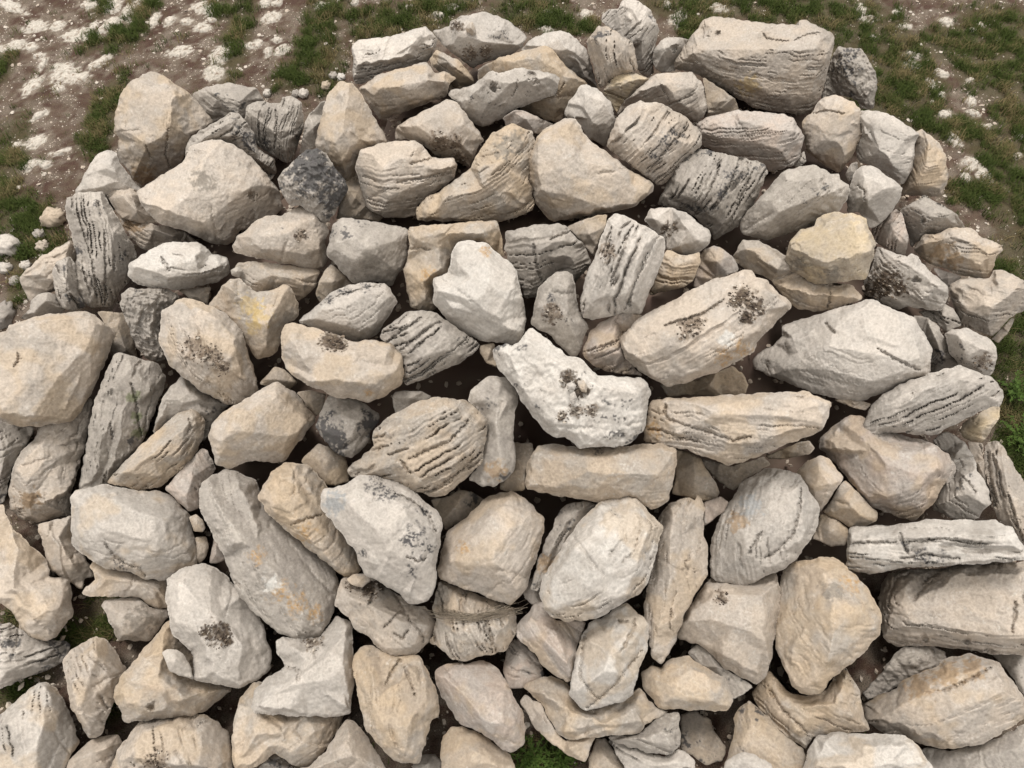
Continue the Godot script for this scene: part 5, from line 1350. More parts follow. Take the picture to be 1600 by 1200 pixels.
	rock("limestone_boulder","pinkish cream boulder slanting down to the right at the bottom centre",[-.255,.902,3.412],[12.116,80.915],"p",[0,.2,0],
		[.213,-.437,0,.166,-.448,0,.092,-.401,0,-.071,-.238,0,-.234,-.125,0,-.355,.138,0,-.372,.331,0,-.237,.384,0,-.1,.344,0,.043,.342,0,.124,.314,0,.193,.228,0,.333,-.193,0,.29,-.392,0],
		[-.261,.253,.215,.026,.111,.251,.202,.128,.179,-.081,0,.299,.16,-.209,.263,-.002,-.174,.239,.231,-.276,.167],
		[-55,.3,.5],[],[])
	rock("limestone_boulder","tan rock at the bottom edge under the slanting pinkish boulder",[-.335,.677,3.827],[23.432,83.856],"t",[.1,.4,0],
		[-.241,.173,0,-.183,.26,0,-.092,.294,0,-.01,.271,0,.103,.176,0,.199,.04,0,.313,-.121,0,.284,-.3,0,-.313,-.042,0],
		[-.058,.151,.159,.098,-.056,.171],
		[20,.12,.5],[],[])
	rock("limestone_boulder","cream rock at the bottom edge left of the cleft tan boulder",[-1.427,.699,3.836],[61.835,78.276],"c",[0,0,0],
		[-.301,.332,0,-.191,.233,0,-.036,.19,0,.14,.189,0,.246,.18,0,.278,.101,0,.253,.006,0,.201,-.113,0,.146,-.227,0,.102,-.327,0,.044,-.409,0,-.342,.304,0],
		[.151,.084,.198,.04,-.086,.248,-.085,.091,.223],
		[-116,.4,.4],[],[])
	rock("limestone_boulder","small grey rock at the bottom edge right of the cleft tan boulder",[-.78,.284,3.875],[47.09,82.617],"g",[.2,0,0],
		[.027,.117,-.061,.134,.019,0,.129,-.069,0,.016,-.141,0,-.161,.048,0,-.068,.102,0],
		[.023,.005,.064],
		[20,.12,.5],[],[])
	rock("limestone_boulder","dark striped rock at the bottom edge under the two lobed tan rock",[-2.163,.244,3.883],[71.663,74.571],"g",[.4,0,0],
		[-.072,.147,0,.041,.109,0,.112,.05,0,.101,-.081,-.047,.058,-.151,0,-.014,-.185,0,-.12,.123,0],
		[.03,.01,.067],
		[-41,.9,.2],[],[])
	rock("limestone_boulder","pinkish grey rock left of the cracked oval boulder at lower centre",[.346,1.104,2.927],[-11.683,76.996],"p",[0,.25,0],
		[.192,-.319,0,-.04,-.227,0,-.125,-.136,0,-.311,-.037,0,-.319,.061,0,-.194,.282,0,-.135,.305,0,-.066,.217,0,.016,.178,0,.285,.215,0,.224,-.022,0,.232,-.29,0],
		[-.204,.123,.189,.005,.082,.236,.122,-.086,.236,-.08,-.073,.201,.205,-.231,.142],
		[-48,.3,.4],[],[])
	rock("limestone_boulder","oval pale boulder outlined by dark cracks, lower centre",[.838,1.191,3.11],[-29.364,76.835],"W",[0,.1,0],
		[.021,-.468,0,-.087,-.459,0,-.17,-.418,0,-.284,-.078,0,-.296,.188,0,-.21,.265,0,-.08,.502,0,.173,.424,0,.25,.226,0,.258,.023,0,.304,-.156,0,.246,-.257,0],
		[-.228,.055,.21,-.105,.304,.233,-.035,.04,.315,.086,.226,.257,-.026,-.221,.268,.153,-.093,.245,-.133,-.31,.163],
		[20,.12,.5],[],[[.045,.397,.066,.306,.064,.184,.056,.102],[-.214,-.117,-.164,-.238,-.067,-.285,.06,-.331,.116,-.201,.154,-.034,.2,.181],[.063,-.336,-.002,-.447],[-.291,.154,-.255,.01,-.19,-.164],[-.003,.347,-.076,.307]])
	rock("limestone_boulder","flat tan slab beneath the cracked oval boulder",[.694,.835,3.478],[-31.735,80.232],"t",[0,.4,0],
		[-.625,-.138,0,-.574,-.044,0,-.457,.071,0,-.323,.089,0,-.035,.017,-.082,.196,.231,-.04,.27,.387,0,.462,.32,0,.596,.359,0,.443,.145,0,.441,.066,0,-.071,-.313,0,-.192,-.303,0,-.408,-.18,0],
		[-.424,-.097,.193,-.166,-.093,.218,.123,-.038,.242,.309,.196,.206,-.123,-.279,.151,.405,.134,.157],
		[12,.2,.7],[],[])
	rock("limestone_boulder","cream rock below the flat tan slab, above the weeds at the bottom",[.383,.719,3.627],[-21.485,82.342],"c",[0,.2,0],
		[-.361,.185,0,-.2,.162,0,-.008,.001,0,.111,-.03,0,.345,.094,0,.324,-.133,0,.132,-.137,0,-.079,-.082,0,-.209,-.022,0,-.385,.119,0],
		[-.128,.049,.122,.158,-.078,.122],
		[20,.12,.5],[],[])
	rock("limestone_boulder","grey layered rock below the right end of the flat tan slab",[1.239,.752,3.671],[-53.141,78.695],"g",[.12,0,0],
		[-.262,-.339,0,-.096,-.079,0,-.102,.109,0,-.053,.266,0,-.015,.298,0,.191,.128,0,.193,.031,0,.172,-.022,0,.064,-.131,0,-.197,-.321,0],
		[-.057,-.113,.16,.019,.113,.196,.131,.05,.135],
		[32,.6,.3],[],[])
	rock("limestone_boulder","pale layered rock at the bottom edge under the grey layered one",[1.241,.632,3.874],[-59.691,79.643],"w",[0,0,0],
		[-.374,-.249,0,-.261,-.141,0,-.096,-.005,0,0,.116,0,.017,.253,0,.082,.293,0,.164,.302,0,.265,.228,0,-.013,-.242,0,-.217,-.238,0],
		[-.038,-.058,.124,.094,.184,.124],
		[38,.7,.3],[],[])
	rock("limestone_boulder","brown rock at the bottom edge right of the weeds",[.848,.411,3.846],[-48.364,82.011],"r",[.1,0,0],
		[-.129,-.096,0,-.197,.066,0,-.158,.133,0,-.014,.111,0,.174,.124,-.101,.228,.069,0,-.017,-.205,0],
		[-.034,.01,.076],
		[20,.12,.5],[],[])
	rock("limestone_boulder","brownish tan rock right of the cracked oval boulder",[1.539,.884,3.28],[-49.376,75.094],"t",[0,.45,0],
		[-.357,-.219,0,-.331,-.109,0,-.263,-.057,0,-.268,.027,0,-.174,.212,0,-.04,.216,0,.159,.302,0,.35,.218,0,.368,.105,0,-.03,-.307,0,-.242,-.293,0],
		[-.206,-.131,.184,-.077,.135,.196,.162,.204,.196,.017,-.04,.245,.217,.068,.184,-.038,-.221,.159],
		[20,.12,.5],[],[])
	rock("limestone_boulder","grey ledge behind the brownish tan rock at lower centre",[1.87,.81,3.141],[-52.023,72.859],"g",[.2,0,0],
		[-.299,-.109,0,-.316,.001,0,-.248,.039,0,.005,.045,0,.223,.125,0,.281,.145,0,.263,.063,0,.251,-.078,0,.189,-.071,-.053,.057,-.02,-.055,-.146,-.097,0],
		[-.049,.004,.088],
		[4,.5,.3],[],[])
	rock("limestone_boulder","black shadowed rock in the deep gap at the bottom, right of centre",[1.767,.176,3.625],[-61.11,76.37],"r",[.3,0,0],
		[-.281,-.047,0,-.212,.107,0,-.093,.168,0,.05,.139,0,.16,.167,0,.257,.064,0,.194,-.102,0,-.018,-.203,0],
		[-.022,.012,.093],
		[20,.12,.5],[],[])
	rock("limestone_boulder","small pinkish rock at the left foot of the bright white boulder",[.198,1.194,2.515],[-5.426,74.003],"p",[0,0,0],
		[-.093,-.022,0,-.046,.094,0,.047,.159,-.089,.072,-.007,-.068,.068,-.102,0,-.004,-.125,0,-.077,-.077,0],
		[-.004,.003,.059],
		[20,.12,.5],[],[])
	rock("limestone_boulder","dusky rock between the slanting pinkish boulder and the pinkish grey rock",[.081,.722,3.07],[-3.022,78.857],"p",[.25,0,0],
		[-.122,.216,-.063,-.034,.237,0,.119,.105,0,.194,-.007,0,.225,-.072,0,.016,-.197,0,-.1,-.198,0,-.165,-.065,0],
		[.025,-.011,.099],
		[-16,.5,.3],[],[])
	rock("small_stone","small tan stone in the crack right of the big pale grey boulder",[-3.017,.989,1.811],[47.249,61.325],"t",[0,0,0],
		[-.016,.102,-.057,.053,.078,0,.06,-.004,0,.026,-.08,0,-.018,-.096,0,-.069,-.032,0],
		[-.001,.004,.053],
		[20,.12,.5],[],[])
	rock("small_stone","brown stone below the small tan stone in the same crack",[-3.022,.762,1.982],[49.102,62.672],"r",[0,0,0],
		[.032,.119,0,.11,.057,0,.056,-.038,0,-.021,-.089,0,-.11,-.102,-.047,-.102,-.049,0],
		[-.001,-.005,.054],
		[20,.12,.5],[],[])
	rock("limestone_boulder","pink sliver of rock beside the long boulder with the rust patch",[-2.895,.678,2.011],[48.191,63.595],"p",[0,0,0],
		[-.107,-.013,0,.092,.136,0,.053,.001,0,.025,-.103,0,-.058,-.063,0],
		[.003,.007,.054],
		[20,.12,.5],[],[])
	rock("limestone_boulder","brownish pink rock between the diagonal tan rock and the long rusty boulder",[-3.12,1.082,1.405],[44.323,58.951],"p",[.1,0,0],
		[.264,.195,0,.291,.133,0,.247,-.05,0,.105,-.079,0,-.034,-.164,0,-.094,-.251,0,-.203,-.222,0,-.232,.099,0],
		[.044,.053,.162,-.11,-.1,.135],
		[-95,.7,.2],[],[])
	rock("limestone_boulder","rock with a pale rim and grey face beside the dark grassy hollow, lower left",[-3.621,.54,2.598],[61.059,62.532],"c",[0,0,0],
		[.165,-.253,0,-.098,-.244,0,-.229,-.007,0,-.062,.309,0,-.007,.332,0,.176,.088,0,.16,-.054,0,.219,-.204,0],
		[-.027,.133,.223,-.159,.013,.181,.065,-.093,.181],
		[20,.12,.5],[["g",.012,-.063,.126]],[])
	rock("limestone_boulder","brown rock in the dark gap left of the saddle shaped boulder",[-2.322,1.415,.461],[29.287,56.183],"r",[0,0,0],
		[-.189,.042,0,.025,.139,0,.092,.065,0,.153,-.097,0,.028,-.145,-.077,-.092,-.039,-.091],
		[-.001,.01,.066],
		[20,.12,.5],[],[])
	rock("limestone_boulder","shaded brown rock under the saddle shaped boulder",[-1.911,1.546,.774],[26.541,58.407],"r",[0,0,0],
		[-.12,.148,0,.011,.106,0,.138,.019,0,.055,-.101,0,-.034,-.156,0,-.081,.011,0],
		[-.021,-.001,.063],
		[20,.12,.5],[],[])
	rock("limestone_boulder","small greyish rock peeping out above the tan boulder with slanting cracks",[-.93,2.051,1.04],[14.634,60.297],"g",[.1,0,0],
		[-.138,.048,0,-.098,.097,0,-.013,.09,0,.142,.049,0,.219,-.022,0,.12,-.046,-.046,-.017,-.085,-.06,-.134,-.088,0],
		[.017,.013,.058],
		[20,.12,.5],[],[])
	rock("limestone_boulder","brown bit of rock under the foot of the shield shaped boulder",[-.21,2.181,.636],[3.038,57.865],"t",[0,.3,0],
		[-.076,.078,0,.053,.101,0,.066,.002,-.059,.077,-.132,0,-.025,-.081,0,-.079,.008,0],
		[.001,-.007,.046],
		[20,.12,.5],[],[])
	rock("limestone_boulder","dark rock under the white angular boulder at left",[-3.448,1.156,-.77],[32.706,49.007],"r",[0,0,0],
		[-.162,.146,-.054,.164,.02,0,.045,-.133,0,-.054,-.108,-.111,-.091,.003,0],
		[-.013,-.004,.06],
		[20,.12,.5],[],[])
	rock("small_stone","little grey stone at the right tip of the white angular boulder",[-2.841,1.714,-.651],[28.419,48.658],"g",[0,0,0],
		[-.049,.043,0,.037,.051,0,.067,-.004,0,-.003,-.067,0,-.059,-.009,0],
		[.001,.002,.042],
		[20,.12,.5],[],[])
	rock("limestone_boulder","pinkish sliver under the tan faced block",[4.946,1.017,-1.12],[-40.85,44.698],"p",[0,0,0],
		[-.191,.011,0,-.044,.049,0,.125,.084,0,.103,.004,0,.073,-.099,0,-.046,-.062,0],
		[.003,.002,.066],
		[20,.12,.5],[],[])
	rock("limestone_boulder","small layered grey chip left of the rounded cream rock under the crest block",[3.405,1.406,-2.555],[-25.447,41.84],"g",[0,0,0],
		[-.051,.017,-.084,.003,.11,0,.071,.003,0,.031,-.087,0,-.043,-.095,0],
		[.004,-.003,.05],
		[-12,.6,.3],[],[])
	rock("limestone_boulder","little dark grey rock in the gap left of the smooth slanting slab",[4.114,1.155,-2.619],[-29.68,41.475],"g",[.2,0,0],
		[-.058,-.061,0,-.047,.079,0,.011,.125,0,.064,.017,-.061,.033,-.132,0],
		[.003,-.006,.069],
		[20,.12,.5],[],[])

# pale bedrock showing through the soil: x, z, half width, half depth, turn
var BEDROCK := [-8.123,-7.375,.093,.261,-60,-6.856,-7.408,.125,.114,20,-6.484,-7.375,.124,.179,0,-6.154,-7.294,.103,.259,5,-6.411,-6.864,.092,.251,20,-7.59,-6.895,.163,.126,0,-7.233,-6.895,.102,.11,10,-6.812,-6.646,.222,.139,-10,-6.635,-6.864,.061,.094,0,-7.797,-6.402,.18,.121,-20,-7.484,-6.357,.09,.09,0,-6.833,-5.796,.156,.187,20,-6.584,-5.667,.136,.114,-25,-6.354,-6.029,.069,.191,40,-7.238,-5.511,.097,.197,20,-6.813,-5.441,.077,.098,-40,-7.308,-6.162,.079,.059,0,-7.199,-5.985,.049,.117,0,-5,-7.375,.176,.13,-10,-4.846,-7.213,.062,.08,0,-4.814,-7.038,.072,.048,0,-5.712,-7.022,.061,.143,0,-5.463,-7.006,.072,.095,30,-5.218,-7.006,.072,.079,-40,-4.935,-6.864,.142,.094,25,-5.154,-6.282,.169,.105,-15,-4.506,-6.162,.119,.193,0,-4.534,-5.768,.136,.144,0,-4.053,-6.432,.12,.076,0,-6.851,-4.343,.12,.115,-10,-6.421,-4.114,.146,.05,-30,-6.758,-3.866,.126,.074,-25,-6.56,-3.866,.072,.074,0,-6.937,-4.866,.113,.053,-50,-7.108,-4.279,.046,.051,0,-4.006,-7.457,.083,.082,0,-3.817,-7.441,.083,.065,0,-3.848,-7.085,.144,.112,-30,-3.978,-6.463,.06,.091,0,-3.801,-6.282,.05,.105,0,-3.586,-6.312,.09,.12,40,-3.69,-6.554,.06,.061,0,-3.077,-7.343,.083,.098,0,-2.55,-7.457,.062,.066,0,-1.66,-7.375,.073,.049,0,-.984,-7.343,.124,.081,0,-1.184,-7.181,.082,.064,0,1.186,-7.213,.082,.097,0,.566,-7.181,.082,.08,0,.558,-6.801,.081,.078,0,2.67,-7.101,.092,.176,30,2.514,-7.408,.062,.065,0,3.316,-7.343,.145,.098,0,5.647,-7.343,.062,.098,0,5.719,-7.101,.113,.08,0,6.272,-6.88,.102,.063,15,6.965,-7.038,.102,.079,0,7.319,-6.801,.061,.062,20,7.472,-6.911,.041,.079,0,5.698,-6.631,.05,.046,0,6.193,-6.177,.099,.074,0,6.139,-5.956,.118,.102,0,6.529,-5.753,.097,.057,30,6.295,-5.525,.068,.141,0,6.919,-5.582,.048,.043,0,6.836,-5.177,.067,.096,0,6.801,-4.92,.075,.054,30,6.354,-4.866,.094,.067,0,6.909,-4.641,.074,.066,0,6.361,-4.368,.083,.128,0,7.339,-4.432,.046,.052,0,7.176,-4.052,.054,.05,0,6.453,-3.903,.09,.099,0,6.316,-3.635,.054,.072,0,6.598,-3.623,.107,.156,0,6.404,-5.274,.057,.055,0,6.187,-7.213,.062,.048,0]
# grass: x, z, half width, half depth
var GRASS := [-4.329,-6.585,.201,.921,-4.706,-7.294,.207,.227,-5.932,-7.457,.208,.295,-6.64,-7.375,.156,.293,-6.242,-6.585,.121,.46,-6.575,-6.508,.12,.244,-7.825,-5.912,.177,.32,-5.955,-5,.236,.541,-5.994,-4.407,.231,.322,-5.96,-6.895,.153,.471,-3.056,-6.895,.255,.786,-3.008,-6.059,.345,.589,-3.354,-5.696,.243,.286,-2.896,-7.294,.207,.324,-2.139,-6.895,.408,.393,-1.64,-7.053,.615,.35,-1.141,-7.375,.519,.196,.309,-7.213,.619,.354,.613,-6.974,.511,.285,1.223,-6.895,.153,.236,3.009,-7.375,.83,.293,2.904,-6.895,.255,.393,4.447,-7.294,.621,.324,5.243,-7.133,.72,.48,5.537,-6.585,.705,.614,5.935,-6.133,.396,.889,5.544,-5.274,.382,.415,6.09,-5.554,.387,.424,6.016,-4.866,.376,.267,7.006,-6.432,.5,.455,7.743,-6.895,.509,.471,7.333,-5.84,.489,.579,7.814,-6.133,.198,.889,6.508,-4.601,.465,.262,6.914,-4.089,.364,.501,7.425,-4.866,.282,.535,6.435,-3.361,.441,.235,6.875,-3.361,.353,.706,6.399,-1.523,.162,.596,6.136,-.666,.233,.639,5.894,.123,.261,.59,5.791,.695,.217,.397,-6.77,-3.013,.26,.285,-6.444,-2.788,.258,.335,-6.247,-2.403,.295,.216,-6.453,-2.243,.21,.213,-7.058,-3.965,.181,.31,-6.297,-1.724,.123,.203,-7,-3.479,.133,.238,-4.869,3.051,.253,.151,-4.949,3.201,.157,.107,-4.415,2.616,.26,.159,-4.11,3.051,.19,.182,-3.911,3.348,.124,.117,-4.072,2.422,.263,.196,.302,3.774,.272,.166,-4.991,2.422,.197,.144,6.788,-1.23,.479,1.448,7.902,-4.601,.558,1.962,-7.217,-2.788,.344,1.676,-2.691,-5.413,.173,.14,-4.562,-5.136,.152,.164]
# edge of the heap on the ground
var FOOT := [-5.751,-4.51,-5.531,-5.912,-4.543,-5.554,-3.856,-5.483,-3.154,-5.274,-2.946,-5.136,-2.661,-5.582,-2.567,-6.585,-1.428,-6.927,-.619,-7.246,.305,-6.817,.813,-6.817,1.158,-6.585,1.461,-7.539,2.101,-7.705,2.329,-6.739,3.084,-7.133,4.803,-6.974,5.573,-5.84,5.387,-5,5.95,-4.601,6.171,-3.965,5.978,-3.302,6.483,-2.457,6.606,-1.928,6.132,-1.038,5.903,-.666,5.821,-.133,5.426,.454,5.621,.536,5.759,1.159,4.877,3.943,-4.877,3.943,-6.486,-1.134,-6.208,-1.425,-6.359,-1.928,-5.939,-2.512,-6.107,-3.128,-6.025,-3.479,-5.972,-3.965,-5.595,-4.089]

func ground_height(x: float, z: float) -> float:
	return n_lump.get_noise_2d(x * .25, z * .25) * .05 + n_mid.get_noise_2d(x * .4, z * .4) * .012

const LX := 451
const LZ := 389
const STEP := .04
var grass_map := PackedFloat32Array()
var chalk_map := PackedFloat32Array()

func fill_maps() -> void:
	grass_map.resize(LX * LZ)
	chalk_map.resize(LX * LZ)
	for i in GRASS.size() / 4:
		var rx: float = GRASS[i * 4 + 2]
		var rz: float = GRASS[i * 4 + 3]
		splat(grass_map, GRASS[i * 4], GRASS[i * 4 + 1], rx, rz, 0.0, 2.2)
	for i in BEDROCK.size() / 5:
		splat(chalk_map, BEDROCK[i * 5], BEDROCK[i * 5 + 1], BEDROCK[i * 5 + 2], BEDROCK[i * 5 + 3], BEDROCK[i * 5 + 4], 4.0)

func splat(map: PackedFloat32Array, cx: float, cz: float, rx: float, rz: float, turn: float, reach: float) -> void:
	var r := maxf(rx, rz) * sqrt(reach)
	var ct := cos(deg_to_rad(turn))
	var sn := sin(deg_to_rad(turn))
	for j in range(maxi(0, int((cz - r + 10.0) / STEP)), mini(LZ, int((cz + r + 10.0) / STEP) + 1)):
		for i in range(maxi(0, int((cx - r + 9.0) / STEP)), mini(LX, int((cx + r + 9.0) / STEP) + 1)):
			var dx := i * STEP - 9.0 - cx
			var dz := j * STEP - 10.0 - cz
			var u := (dx * ct + dz * sn) / rx
			var v := (-dx * sn + dz * ct) / rz
			var d := u * u + v * v
			if d < reach:
				map[j * LX + i] = maxf(map[j * LX + i], 1.0 - d / reach)

func grass_at(x: float, z: float) -> float:
	var i := int((x + 9.0) / STEP)
	var j := int((z + 10.0) / STEP)
	if i < 0 or j < 0 or i >= LX or j >= LZ:
		return 0.0
	return grass_map[j * LX + i]

# height of the added light blocker under the heap, every half metre
var BLOCKER := [-0.40,-0.40,-0.40,-0.40,-0.40,-0.40,-0.40,-0.40,-0.25,-0.25,-0.25,-0.25,-0.25,-0.25,-0.25,-0.25,-0.25,-0.25,-0.25,-0.25,-0.25,-0.40,-0.25,-0.25,-0.40,-0.40,-0.40,-0.40,-0.40,-0.40,-0.40,-0.25,-0.25,-0.25,-0.40,-0.25,-0.25,-0.25,-0.25,0.37,-0.25,-0.25,-0.25,-0.25,-0.25,-0.25,-0.25,-0.25,-0.25,-0.25,-0.25,-0.25,-0.40,-0.40,-0.40,-0.40,-0.25,-0.25,-0.25,-0.25,-0.25,-0.40,-0.25,-0.25,0.51,0.49,0.50,0.64,-0.25,-0.25,-0.25,0.56,0.47,0.40,0.47,0.46,0.27,-0.25,-0.25,-0.40,-0.40,-0.40,-0.40,-0.25,-0.25,0.11,-0.25,-0.25,-0.25,-0.25,-0.25,0.67,0.66,0.64,0.71,0.63,0.61,0.64,0.67,0.54,0.42,0.40,0.35,0.21,-0.40,-0.40,-0.40,-0.40,-0.40,-0.40,-0.25,-0.25,0.19,0.34,0.34,0.25,-0.25,-0.25,0.72,0.72,0.70,0.70,0.71,0.76,0.76,0.88,0.70,0.69,0.68,0.51,-0.25,-0.25,-0.25,-0.25,-0.40,-0.40,-0.40,-0.25,-0.25,0.30,0.60,0.39,0.43,-0.25,-0.25,0.98,0.84,0.76,0.84,0.86,0.90,1.05,1.15,0.95,0.71,0.67,0.49,0.42,-0.25,-0.25,-0.25,-0.40,-0.40,-0.40,-0.25,0.20,0.34,0.58,0.51,0.47,1.00,1.04,1.02,0.94,1.00,1.24,1.34,1.32,1.30,1.38,1.07,0.84,0.75,0.60,0.45,0.36,-0.25,-0.25,-0.40,-0.40,-0.25,-0.25,0.19,0.25,0.45,0.43,0.60,0.91,0.90,0.93,1.00,1.12,1.31,1.32,1.29,1.26,1.14,1.09,1.07,1.12,0.91,0.56,0.36,-0.25,-0.25,-0.40,-0.25,-0.25,-0.25,0.11,0.38,0.47,0.51,0.74,0.94,0.85,0.93,1.01,1.18,1.23,1.18,1.19,1.18,1.03,0.96,1.05,1.17,0.87,0.54,0.35,-0.25,-0.25,-0.40,-0.25,-0.25,-0.05,-0.04,0.35,0.44,0.55,0.71,0.76,0.89,1.06,1.23,1.41,1.39,1.27,1.23,1.21,1.07,0.97,1.01,1.02,0.81,0.47,0.35,0.24,-0.25,-0.25,-0.40,-0.25,-0.25,-0.01,0.22,0.41,0.69,0.74,0.71,0.96,1.15,1.28,1.48,1.50,1.45,1.45,1.37,1.12,1.13,0.87,0.99,0.87,0.61,0.35,-0.25,-0.25,-0.25,-0.40,-0.25,-0.25,0.19,0.25,0.35,0.68,0.70,0.72,1.08,1.24,1.34,1.48,1.52,1.54,1.63,1.58,1.52,1.32,0.88,0.80,0.96,0.80,0.48,-0.25,-0.40,-0.40,-0.61,-0.58,-0.09,0.00,0.10,0.21,0.42,0.53,0.65,1.03,1.23,1.34,1.43,1.46,1.53,1.56,1.60,1.42,1.25,0.57,0.59,0.76,0.74,0.28,-0.25,-0.40,-0.40,-0.79,-0.71,-0.36,-0.26,-0.02,0.12,0.25,0.49,0.59,0.76,0.99,1.26,1.32,1.38,1.47,1.45,1.35,1.13,0.85,0.45,0.33,0.46,0.50,-0.25,-0.25,-0.40,-0.40,-0.87,-0.77,-0.44,-0.43,-0.05,0.06,0.10,0.42,0.48,0.52,0.90,1.17,1.10,1.06,1.12,1.17,0.97,0.67,0.57,0.37,0.20,0.25,0.27,-0.25,-0.25,-0.25,-0.40,-0.40,-0.41,-0.48,-0.59,-0.14,-0.09,-0.06,0.23,0.33,0.42,0.78,0.99,0.76,0.67,0.76,0.84,0.64,0.39,0.42,0.35,0.18,0.09,0.10,-0.05,-0.25,-0.27,-0.40,-0.40,-0.44,-0.47,-0.59,-0.40,-0.45,-0.26,-0.02,0.05,0.08,0.36,0.50,0.43,0.41,0.51,0.61,0.36,0.16,0.18,0.25,0.15,-0.11,-0.10,-0.25,-0.25,-0.40,-0.40,-0.40,-0.62,-0.74,-0.78,-0.49,-0.58,-0.32,-0.22,-0.19,-0.14,-0.05,0.08,0.04,0.00,0.07,0.17,0.02,-0.10,-0.07,0.05,-0.02,-0.62,-0.41,-0.25,-0.76,-0.40,-0.40,-0.40,-0.40,-0.77,-0.75,-0.55,-0.49,-0.41,-0.44,-0.39,-0.29,-0.22,-0.19,-0.24,-0.43,-0.30,-0.25,-0.29,-0.46,-0.50,-0.45,-0.45,-0.69,-0.45,-0.38,-0.84,-0.40,-0.40,-0.40,-0.40,-0.58,-0.61,-0.85,-0.79,-0.55,-0.68,-0.53,-0.51,-0.49,-0.54,-0.53,-0.50,-0.49,-0.65,-0.59,-1.03,-0.63,-0.57,-0.41,-0.58,-0.63,-0.60,-0.53,-0.40,-0.40,-0.40,-0.40,-0.62,-0.67,-0.89,-0.90,-0.56,-0.74,-0.99,-0.61,-0.53,-0.95,-0.58,-0.57,-0.86,-0.85,-0.63,-1.05,-0.63,-0.59,-0.32,-0.39,-0.83,-0.64,-0.56,-0.40,-0.40,-0.40,-0.40,-0.40,-0.40,-0.40,-0.40,-0.40,-0.40,-0.40,-0.40,-0.40,-0.40,-0.40,-0.40,-0.40,-0.40,-0.40,-0.40,-0.40,-0.40,-0.40,-0.40,-0.40,-0.40,-0.40,-0.40,-0.40]

func blocker_height(x: float, z: float) -> float:
	var u := clampf((x + 6.5) * 2.0, 0.0, 27 - 1.001)
	var v := clampf((z + 6.0) * 2.0, 0.0, 22 - 1.001)
	var i := int(u)
	var j := int(v)
	var a: float = lerpf(BLOCKER[j * 27 + i], BLOCKER[j * 27 + i + 1], u - i)
	var b: float = lerpf(BLOCKER[(j + 1) * 27 + i], BLOCKER[(j + 1) * 27 + i + 1], u - i)
	return lerpf(a, b, v - j)

func build_light_blocker() -> void:
	# soil-coloured sheet added under the boulders to block side light and darken gaps
	var n := 90
	var verts := PackedVector3Array()
	var cols := PackedColorArray()
	var idx := PackedInt32Array()
	for j in n + 1:
		for i in n + 1:
			var x := -6.5 + 13.0 * i / n
			var z := -6.5 + 11.5 * j / n
			var y := blocker_height(x, z)
			y += n_lump.get_noise_2d(x * .6, z * .6) * .12 + n_mid.get_noise_2d(x * .6, z * .6) * .06
			verts.append(Vector3(x, y, z))
			cols.append(Color(.092, .058, .044).lerp(Color(.15, .11, .085), clampf(.5 + n_mid.get_noise_2d(x, z), 0.0, 1.0)))
	for j in n:
		for i in n:
			var p := j * (n + 1) + i
			idx.append_array(PackedInt32Array([p, p + 1, p + n + 1, p + 1, p + n + 2, p + n + 1]))
	var arr := []
	arr.resize(Mesh.ARRAY_MAX)
	arr[Mesh.ARRAY_VERTEX] = verts
	arr[Mesh.ARRAY_COLOR] = cols
	arr[Mesh.ARRAY_INDEX] = idx
	var st := SurfaceTool.new()
	st.create_from_arrays(arr)
	st.generate_normals()
	var o := MeshInstance3D.new()
	o.name = "added_light_blocker"
	o.mesh = st.commit()
	o.material_override = chip_mat
	o.set_meta("kind", "structure")
	add_child(o)
	var rng := RandomNumberGenerator.new()
	rng.seed = 321
	var spots: Array[Transform3D] = []
	var tints: Array[Color] = []
	for k in 4500:
		var x := rng.randf_range(-5.2, 5.6)
		var z := rng.randf_range(-4.6, 3.6)
		var y := blocker_height(x, z)
		y = maxf(y, 0.0) + .02
		var sz := rng.randf_range(.02, .075)
		spots.append(Transform3D(Basis.from_euler(Vector3(rng.randf() * TAU, rng.randf() * TAU, 0)).scaled(Vector3(sz, sz * .7, sz * rng.randf_range(.7, 1.4))), Vector3(x, y + rng.randf_range(0, .08), z)))
		tints.append(Color(.47, .41, .345).lerp(Color(.36, .29, .225), rng.randf()))
	var rb := scatter("rubble", chip_mesh, chip_mat, spots, tints, self)
	rb.set_meta("label", "small limestone rubble lying in the gaps under the boulders")
	rb.set_meta("category", "rubble")

